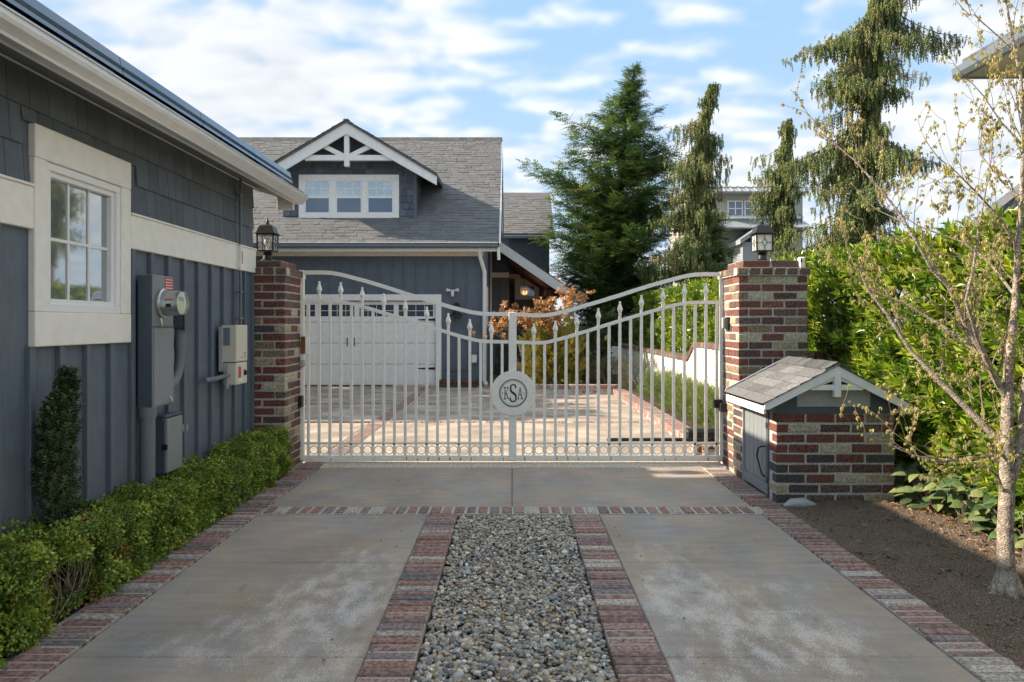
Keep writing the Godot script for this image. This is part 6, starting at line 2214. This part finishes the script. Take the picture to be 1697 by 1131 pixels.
	if weeping:       # the leader is clothed too
		for i in path.size() - 2:
			for k in 26:
				var f := rng.randf()
				var p := path[i].lerp(path[i + 1], f) + Vector3(rf(-0.1, 0.1), rf(-0.05, 0.08), rf(-0.1, 0.1)) * (0.35 + 0.3 * i)
				where.append(Transform3D(Basis.from_euler(Vector3(rf(-0.2, 0.2), rf(0, TAU), rf(-0.2, 0.2))) * Basis.from_scale(Vector3(1, rf(0.4, 1.0), 1)), p))
				tints.append(tinted(tones, 0.25))
	part(t, "limbs", wood, M.bark_brown).set_meta("kind", "stuff")
	many(t, "crown", strand_mesh(0.42, 16) if weeping else spray_mesh(0.5, 6), M.conifer, where, tints)
func build_trees() -> void:
	var olive := [[0.19, 0.225, 0.07], [0.13, 0.175, 0.055], [0.24, 0.255, 0.09], [0.095, 0.14, 0.045], [0.165, 0.21, 0.065], [0.3, 0.27, 0.11]]
	var green := [[0.1, 0.19, 0.06], [0.14, 0.24, 0.075], [0.19, 0.28, 0.085], [0.075, 0.145, 0.05], [0.27, 0.34, 0.11]]
	conifer("cedar_tree", "dense dark green conifer with upswept sprays standing beside the house", 26.0,
		[[1052, 116], [1040, 170], [1030, 260], [1024, 400], [1020, 560]],
		[[112, 1045, 1060], [150, 1024, 1066], [172, 1006, 1076], [198, 938, 1092], [240, 950, 1104], [285, 884, 1120], [335, 915, 1122], [400, 905, 1120], [450, 918, 1128], [520, 950, 1150], [620, 960, 1160]],
		420, false, green, [[200, PI, 1.05], [286, PI, 1.05], [290, PI + 0.2, 1.0], [340, PI - 0.2, 1.0], [402, PI, 1.05], [455, PI, 1.0]], 0.22)
	conifer("weeping_cypress", "slender weeping conifer with a nodding tip next to the dense dark conifer", 23.5,
		[[1192, 139], [1178, 146], [1168, 190], [1162, 260], [1156, 360], [1152, 480]],
		[[139, 1180, 1194], [160, 1162, 1180], [205, 1150, 1172], [222, 1106, 1180], [240, 1120, 1194], [285, 1100, 1200], [320, 1100, 1192], [370, 1075, 1198], [440, 1062, 1200], [470, 1062, 1202]],
		130, true, olive, [[212, PI, 1.3], [216, PI + 0.2, 1.2], [228, 0.1, 1.3], [234, -0.2, 1.3], [268, 0.0, 1.3], [262, 0.2, 1.2], [268, PI, 1.0], [370, PI, 1.0], [430, PI, 1.0], [300, 0.4, 1.0]], 0.13)
	conifer("weeping_cypress", "largest weeping conifer with long drooping arms, rising above the hedge", 18.5,
		[[1478, -70], [1462, -10], [1450, 60], [1440, 160], [1432, 280], [1426, 430]],
		[[-70, 1470, 1486], [-20, 1448, 1510], [0, 1436, 1524], [30, 1428, 1500], [70, 1400, 1530], [92, 1298, 1560], [112, 1330, 1574], [140, 1350, 1520], [165, 1362, 1478], [220, 1330, 1480], [250, 1300, 1486], [290, 1262, 1545], [330, 1270, 1500], [400, 1290, 1490], [440, 1290, 1490]],
		165, true, olive, [[78, PI, 1.35], [84, PI + 0.12, 1.15], [82, PI - 0.12, 1.1], [62, 0.0, 1.9], [70, 0.12, 1.6], [76, -0.12, 1.5], [84, 0.2, 1.2], [258, 0.0, 1.7], [266, 0.1, 1.5], [272, -0.1, 1.4], [275, PI, 1.05], [282, PI + 0.15, 1.1], [284, PI - 0.2, 1.0], [200, PI, 1.0], [140, PI, 0.9], [-12, 0.0, 1.3]], 0.17)
	conifer("weeping_cypress", "small weeping conifer with a hooked tip between the lantern and the largest one", 21.5,
		[[1312, 196], [1305, 206], [1302, 250], [1298, 330], [1296, 440]],
		[[198, 1300, 1316], [240, 1284, 1314], [262, 1256, 1318], [300, 1250, 1324], [350, 1245, 1330], [420, 1262, 1332]],
		80, true, olive, [[262, PI, 1.1], [300, PI, 1.0], [330, PI, 1.0]], 0.09)
	conifer("cedar_tree", "dark green conifer filling the gap behind the slender weeping one", 27.0,
		[[1184, 352], [1182, 420], [1180, 520]],
		[[350, 1175, 1195], [390, 1150, 1205], [430, 1140, 1214], [480, 1130, 1225]], 70, false, green, [], 0.12)
	shade_tree("broad evergreen tree beyond the outbuilding, its crown low and dense", -7.7, 14.4, 4.3, 1.6)
	shade_tree("rounded evergreen tree in front of the garage end of the house", -9.0, 16.9, 4.5, 1.5)
	build_young_tree()
func shade_tree(label: String, x: float, d: float, h: float, r: float) -> void:      # stands out of view and shades the rear yard
	var t := thing("evergreen_tree", label, "tree", V(x, 0, d))
	var g := Geo.new()
	g.tube(PackedVector3Array([V(x, -0.05, d), V(x + 0.05, h * 0.5, d), V(x, h * 0.85, d)]), PackedFloat32Array([0.16, 0.12, 0.03]), 8)
	part(t, "trunk", g, M.bark_brown)
	var where := blob(1500, V(x, h * 0.6, d), Vector3(r, h * 0.42, r), 0.8, 1.6, 2.8, 0.3, 0.25)
	var tints := []
	for i in 60: tints.append(tinted([[0.05, 0.1, 0.02], [0.08, 0.13, 0.025]]))
	many(t, "crown", shoot_mesh(10, 0.14, 0.11, 0.05, 1.0), M.laurel, where, tints)

# ---------- the young tree in the soil bed ----------
func twig(wood: Geo, leaves: Array, from: Vector3, dir: Vector3, length: float, r: float, level: int, leafy: float) -> void:
	var n := 5
	var path := PackedVector3Array([from])
	var rad := PackedFloat32Array([r])
	var p := from
	var d := dir
	for k in n:
		d = (d + rand_dir() * 0.16 + Vector3(0, 0.07, 0)).normalized()
		p += d * length / n
		path.append(p)
		rad.append(maxf(lerpf(r, r * 0.25, (k + 1.0) / n), 0.0011))
		if level > 0 and k > 0 and rng.randf() < 0.75:
			var s := (d * 0.6 + rand_dir() * 0.75 + Vector3(0, 0.15, 0)).normalized()
			twig(wood, leaves, p, s, length * rf(0.3, 0.55), r * 0.5, level - 1, leafy)
		if rng.randf() < leafy and level < 2:
			leaves.append(p)
			leaves.append(p + rand_dir() * 0.014)
	leaves.append(p)
	wood.tube(path, rad, 5 if level > 0 else 4, false)
func build_young_tree() -> void:
	var D := 4.32
	var t := thing("young_tree", "young pale-barked tree with bare arching limbs and small tan spring leaves", "tree", V(2.72, 0, D))
	var trunk := [[1667, 1000, 0.0, 26], [1668, 960, 0.0, 19], [1666, 880, 0.0, 16.5], [1669, 810, 0.0, 16], [1668, 740, 0.0, 13.5], [1670, 660, 0.0, 12], [1672, 600, 0.02, 10], [1680, 500, 0.03, 7.5], [1690, 420, 0.05, 6], [1692, 330, 0.06, 5], [1694, 240, 0.05, 4], [1688, 130, 0.02, 3.4], [1678, 50, 0.0, 2.6], [1660, -30, 0.0, 1.8]]
	var limbs := [
		[[1668, 742, 0.0, 8.5], [1640, 718, 0.05, 7.5], [1600, 675, 0.1, 6.5], [1560, 635, 0.15, 5.6], [1511, 578, 0.2, 4.6], [1466, 519, 0.25, 3.8], [1440, 478, 0.28, 3.0], [1424, 450, 0.3, 2.0]],
		[[1669, 662, 0.0, 8.5], [1652, 625, 0.0, 7.5], [1627, 585, -0.02, 6.6], [1600, 530, -0.05, 5.4], [1575, 475, -0.08, 4.6], [1548, 445, -0.1, 4.0], [1525, 415, -0.1, 3.4], [1490, 360, -0.08, 3.0], [1460, 320, -0.05, 2.4], [1415, 262, 0.0, 2.0], [1362, 218, 0.05, 1.2]],
		[[1668, 655, 0.0, 6.5], [1640, 610, 0.1, 5.5], [1600, 565, 0.2, 4.5], [1560, 540, 0.3, 3.6], [1500, 505, 0.35, 2.6], [1440, 480, 0.4, 1.6]],
		[[1655, 640, 0.0, 6.0], [1620, 560, -0.2, 5.0], [1605, 500, -0.3, 4.2], [1612, 440, -0.35, 3.2], [1622, 380, -0.4, 2.4], [1640, 300, -0.4, 1.6]],
		[[1670, 815, 0.0, 9.0], [1684, 770, 0.0, 8.0], [1694, 700, 0.02, 7.0], [1700, 640, 0.05, 6.0], [1712, 560, 0.08, 5.0], [1730, 460, 0.1, 3.5]],
		[[1666, 752, 0.0, 4.4], [1620, 757, -0.1, 3.6], [1560, 766, -0.2, 2.8], [1510, 752, -0.3, 2.0], [1466, 736, -0.35, 1.2]],
		[[1664, 818, 0.0, 3.8], [1652, 790, -0.1, 3.0], [1630, 770, -0.15, 2.2], [1600, 772, -0.2, 1.4]],
		[[1690, 420, 0.05, 3.6], [1660, 370, 0.05, 2.8], [1620, 320, 0.02, 2.2], [1570, 270, 0.0, 1.2]],
		[[1694, 240, 0.05, 2.8], [1660, 200, 0.05, 2.0], [1630, 160, 0.05, 1.2]],
		[[1692, 330, 0.05, 2.8], [1655, 300, 0.1, 2.2], [1620, 255, 0.15, 1.4], [1630, 185, 0.15, 1.0]],
		[[1682, 490, 0.03, 3.6], [1640, 430, 0.15, 3.0], [1590, 400, 0.25, 2.2], [1530, 380, 0.3, 1.4]],
		[[1684, 90, 0.02, 2.2], [1660, 60, 0.02, 1.6], [1610, 25, 0.02, 1.0]]]
	var slim := 0.74
	var conv := func(q: Array) -> Array:
		var path := PackedVector3Array(); var rad := PackedFloat32Array()
		for k in q.size():
			var dd: float = D + q[k][2]
			path.append(P(q[k][0], q[k][1], dd) + (Vector3.ZERO if k == 0 or q[k][3] > 9.0 else rand_dir() * 0.012))
			rad.append(q[k][3] / F * dd * slim)
		return [path, rad]
	var tp: Array = conv.call(trunk)
	var g := Geo.new()
	g.tube(tp[0], tp[1], 14, false)
	# root flare
	for k in 5:
		var a := TAU * k / 5.0 + 0.4
		var b: Vector3 = tp[0][1]
		g.tube(PackedVector3Array([b + Vector3(0, 0.05, 0), b + Vector3(cos(a) * 0.06, -0.08, sin(a) * 0.06), b + Vector3(cos(a) * 0.13, -0.15, sin(a) * 0.13)]), PackedFloat32Array([0.045, 0.035, 0.01]), 7, false)
	part(t, "trunk", g, M.bark_pale)
	var wood := Geo.new()
	var leaves := []
	var all := limbs.duplicate()
	all.append(trunk.slice(7))
	for q in limbs:
		var c: Array = conv.call(q)
		var lg := Geo.new()
		lg.tube(c[0], c[1], 8, false)
		part(t, "limb", lg, M.bark_pale)
	for q in all:
		var c: Array = conv.call(q)
		var path: PackedVector3Array = c[0]
		var rad: PackedFloat32Array = c[1]
		for k in range(1, path.size()):
			var seg := path[k] - path[k - 1]
			var cnt := maxi(1, int(seg.length() / 0.05))
			for j in cnt:
				if rng.randf() < 0.3: continue
				var at := path[k - 1] + seg * (j + rng.randf()) / cnt
				var dir := (seg.normalized() * 0.7 + rand_dir() * 0.7 + Vector3(0, 0.3, 0)).normalized()
				twig(wood, leaves, at, dir, rf(0.12, 0.42), clampf(rad[k] * 0.4, 0.0018, 0.006), 1 if rng.randf() < 0.7 else 2, 0.5)
		twig(wood, leaves, path[path.size() - 1], (path[path.size() - 1] - path[path.size() - 2]).normalized(), 0.3, rad[path.size() - 1], 1, 0.7)
	part(t, "twigs", wood, M.twig).set_meta("kind", "stuff")
	var cg := Geo.new()
	cg.tinted = true
	for i in 4:
		var a := i * 1.7
		var k := rf(0.8, 1.2)
		cg.tint = Color(k, k, k)
		var d := Vector3(cos(a) * 0.45, -0.85, sin(a) * 0.45).normalized()
		cg.leaf(Vector3.ZERO, d, Vector3(cos(a), 0.3, sin(a)), rf(0.015, 0.026), rf(0.006, 0.009), 0.4, 0.4, 0.2)
	var where := []
	var tints := []
	for p in leaves:
		if rng.randf() < 0.35: continue
		where.append(Transform3D(Basis.from_euler(Vector3(rf(-0.5, 0.5), rf(0, TAU), rf(-0.5, 0.5))) * Basis.from_scale(Vector3.ONE * rf(0.6, 1.25)), p))
		tints.append(tinted([[0.52, 0.46, 0.17], [0.46, 0.45, 0.15], [0.55, 0.46, 0.23], [0.4, 0.43, 0.13], [0.48, 0.37, 0.18]], 0.2))
	many(t, "spring_leaves", cg.mesh(), M.catkin, where, tints)
	var st := thing("tree_stake", "weathered wooden post leaning at the edge of the soil bed", "stake", V(2.98, 0, 4.55))
	var sg := Geo.new()
	sg.tube(PackedVector3Array([V(2.93, -0.04, 4.5), V(3.02, 0.28, 4.55), V(3.1, 0.6, 4.6)]), PackedFloat32Array([0.035, 0.035, 0.034]), 8)
	part(st, "post", sg, M.bark_brown)

# ---------- shrubs behind the gate ----------
func build_garden() -> void:
	var fine := spray_mesh(0.16, 5)
	var gold := thing("golden_conifer", "golden yellow feathery conifer bush behind the brick kerb", "shrub", V(0.95, 0.1, 17.6))
	var w := blob(1500, V(0.95, 0.75, 17.6), Vector3(0.62, 0.72, 0.6), 0.13, 0.8, 1.3, 0.9, 0.2)
	var c := []
	for i in 200: c.append(tinted([[0.4, 0.33, 0.05], [0.32, 0.28, 0.045], [0.45, 0.36, 0.06], [0.2, 0.21, 0.045]]))
	many(gold, "foliage", fine, M.conifer, w, c)
	var st := Geo.new()
	st.tube(PackedVector3Array([V(0.95, 0.08, 17.6), V(0.95, 0.9, 17.6)]), PackedFloat32Array([0.04, 0.02]), 6)
	part(gold, "stem", st, M.bark_brown)
	var dk := thing("dwarf_conifer", "dark olive rounded conifer bush beside the golden one", "shrub", V(1.75, 0.1, 18.6))
	w = blob(1100, V(1.75, 0.7, 18.6), Vector3(0.6, 0.66, 0.55), 0.13, 0.8, 1.3, 0.7, 0.2)
	c = []
	for i in 200: c.append(tinted([[0.09, 0.1, 0.03], [0.06, 0.075, 0.025], [0.12, 0.12, 0.035]]))
	many(dk, "foliage", fine, M.conifer, w, c)
	st = Geo.new()
	st.tube(PackedVector3Array([V(1.75, 0.08, 18.6), V(1.75, 0.8, 18.6)]), PackedFloat32Array([0.04, 0.02]), 6)
	part(dk, "stem", st, M.bark_brown)
	# grey-green mounds and rosemary in the bed
	var needle := shoot_mesh(16, 0.2, 0.05, 0.006, 0.7)
	for q in [[2.68, 16.4, 0.62, 0.42, "grey-green twiggy mound of shrub at the far end of the bed"], [2.1, 17.4, 0.5, 0.35, "pale grey-green spiky tuft behind the corner of the kerb"]]:
		var t := thing("silver_shrub", q[4], "shrub", V(q[0], 0.09, q[1]))
		w = blob(420, V(q[0], 0.09 + q[2] * 0.55, q[1]), Vector3(q[3], q[2] * 0.55, q[3]), 0.1, 0.7, 1.2, 0.9, 0.2)
		c = []
		for i in 100: c.append(tinted([[0.17, 0.17, 0.09], [0.13, 0.14, 0.07], [0.21, 0.19, 0.11]]))
		many(t, "foliage", needle, M.conifer, w, c)
		st = Geo.new()
		for k in 9: st.tube(PackedVector3Array([V(q[0], 0.07, q[1]), V(q[0] + rf(-0.2, 0.2), 0.4, q[1] + rf(-0.2, 0.2))]), PackedFloat32Array([0.012, 0.005]), 5, false)
		part(t, "stems", st, M.bark_pale).set_meta("kind", "stuff")
	for i in 6:
		var d := 9.3 + i * 1.0
		var t := thing("rosemary_shrub", "upright green rosemary shrub, %s from the gate along the white wall" % ["first", "second", "third", "fourth", "fifth", "sixth"][i], "shrub", V(2.69, 0.09, d), "rosemary row along the white wall")
		w = blob(520, V(2.69, 0.3, d), Vector3(0.26, 0.22, 0.52), 0.1, 0.7, 1.2, 1.3, 0.25)
		c = []
		for k in 100: c.append(tinted([[0.14, 0.2, 0.05], [0.2, 0.26, 0.065], [0.1, 0.15, 0.045], [0.24, 0.29, 0.09]]))
		many(t, "foliage", needle, M.conifer, w, c)
		st = Geo.new()
		for k in 9: st.tube(PackedVector3Array([V(2.69, 0.07, d), V(2.69 + rf(-0.2, 0.2), 0.45, d + rf(-0.3, 0.3))]), PackedFloat32Array([0.012, 0.004]), 5, false)
		part(t, "stems", st, M.bark_brown).set_meta("kind", "stuff")
	# shrub with last year's brown leaves
	var br := thing("maple_shrub", "twiggy shrub holding dry orange-brown leaves in front of the porch", "shrub", V(0.5, 0.1, 17.95))
	var wood := Geo.new()
	var leaves := []
	for k in 26:
		var a := rf(0, TAU)
		var f := V(0.42 + rf(-0.15, 0.15), 0.1, 17.95 + rf(-0.15, 0.15))
		var mid := f + Vector3(cos(a) * 0.35, rf(0.75, 1.2), sin(a) * 0.3)
		wood.tube(PackedVector3Array([f, f.lerp(mid, 0.5) + rand_dir() * 0.06, mid]), PackedFloat32Array([0.024, 0.017, 0.01]), 5, false)
		twig(wood, leaves, mid, Vector3(cos(a) * 0.8, rf(0.3, 0.9), sin(a) * 0.8).normalized(), rf(0.4, 0.75), 0.007, 2, 0.5)
	for k in 5:      # a loose taller shoot to one side
		twig(wood, leaves, V(0.95, 1.2, 17.95), Vector3(rf(0.1, 0.7), 1.0, rf(-0.3, 0.3)).normalized(), rf(0.8, 1.3), 0.008, 2, 0.3)
	part(br, "branches", wood, M.bark_pale).set_meta("kind", "stuff")
	w = []
	c = []
	for p in leaves:
		if p.y < 1.45 and rng.randf() < 0.8: continue
		if rng.randf() < 0.35: continue
		w.append(Transform3D(Basis.from_euler(Vector3(rf(-1, 1), rf(0, TAU), rf(-1, 1))) * Basis.from_scale(Vector3.ONE * rf(0.8, 1.4)), p))
		c.append(tinted([[0.5, 0.27, 0.12], [0.58, 0.35, 0.18], [0.42, 0.21, 0.09]]))
	var lg := Geo.new()
	lg.tinted = true
	for i in 4:
		lg.tint = Color(1, 1, 1) * rf(0.8, 1.2)
		lg.leaf(rand_dir() * 0.02, rand_dir(), rand_dir(), rf(0.06, 0.09), rf(0.04, 0.055), 0.35)
	many(br, "dry_leaves", lg.mesh(), M.catkin, w, c)
	var sm := thing("leafy_shrub", "small green leafy shrub against the entry wall", "shrub", V(-0.2, 0, 19.6))
	w = blob(220, V(-0.2, 0.55, 19.6), Vector3(0.22, 0.5, 0.22), 0.05, 0.6, 1.0, 0.9, 0.2)
	c = []
	for i in 60: c.append(tinted([[0.05, 0.1, 0.025], [0.08, 0.13, 0.03]]))
	many(sm, "foliage", shoot_mesh(8, 0.1, 0.06, 0.03, 0.9), M.laurel, w, c)
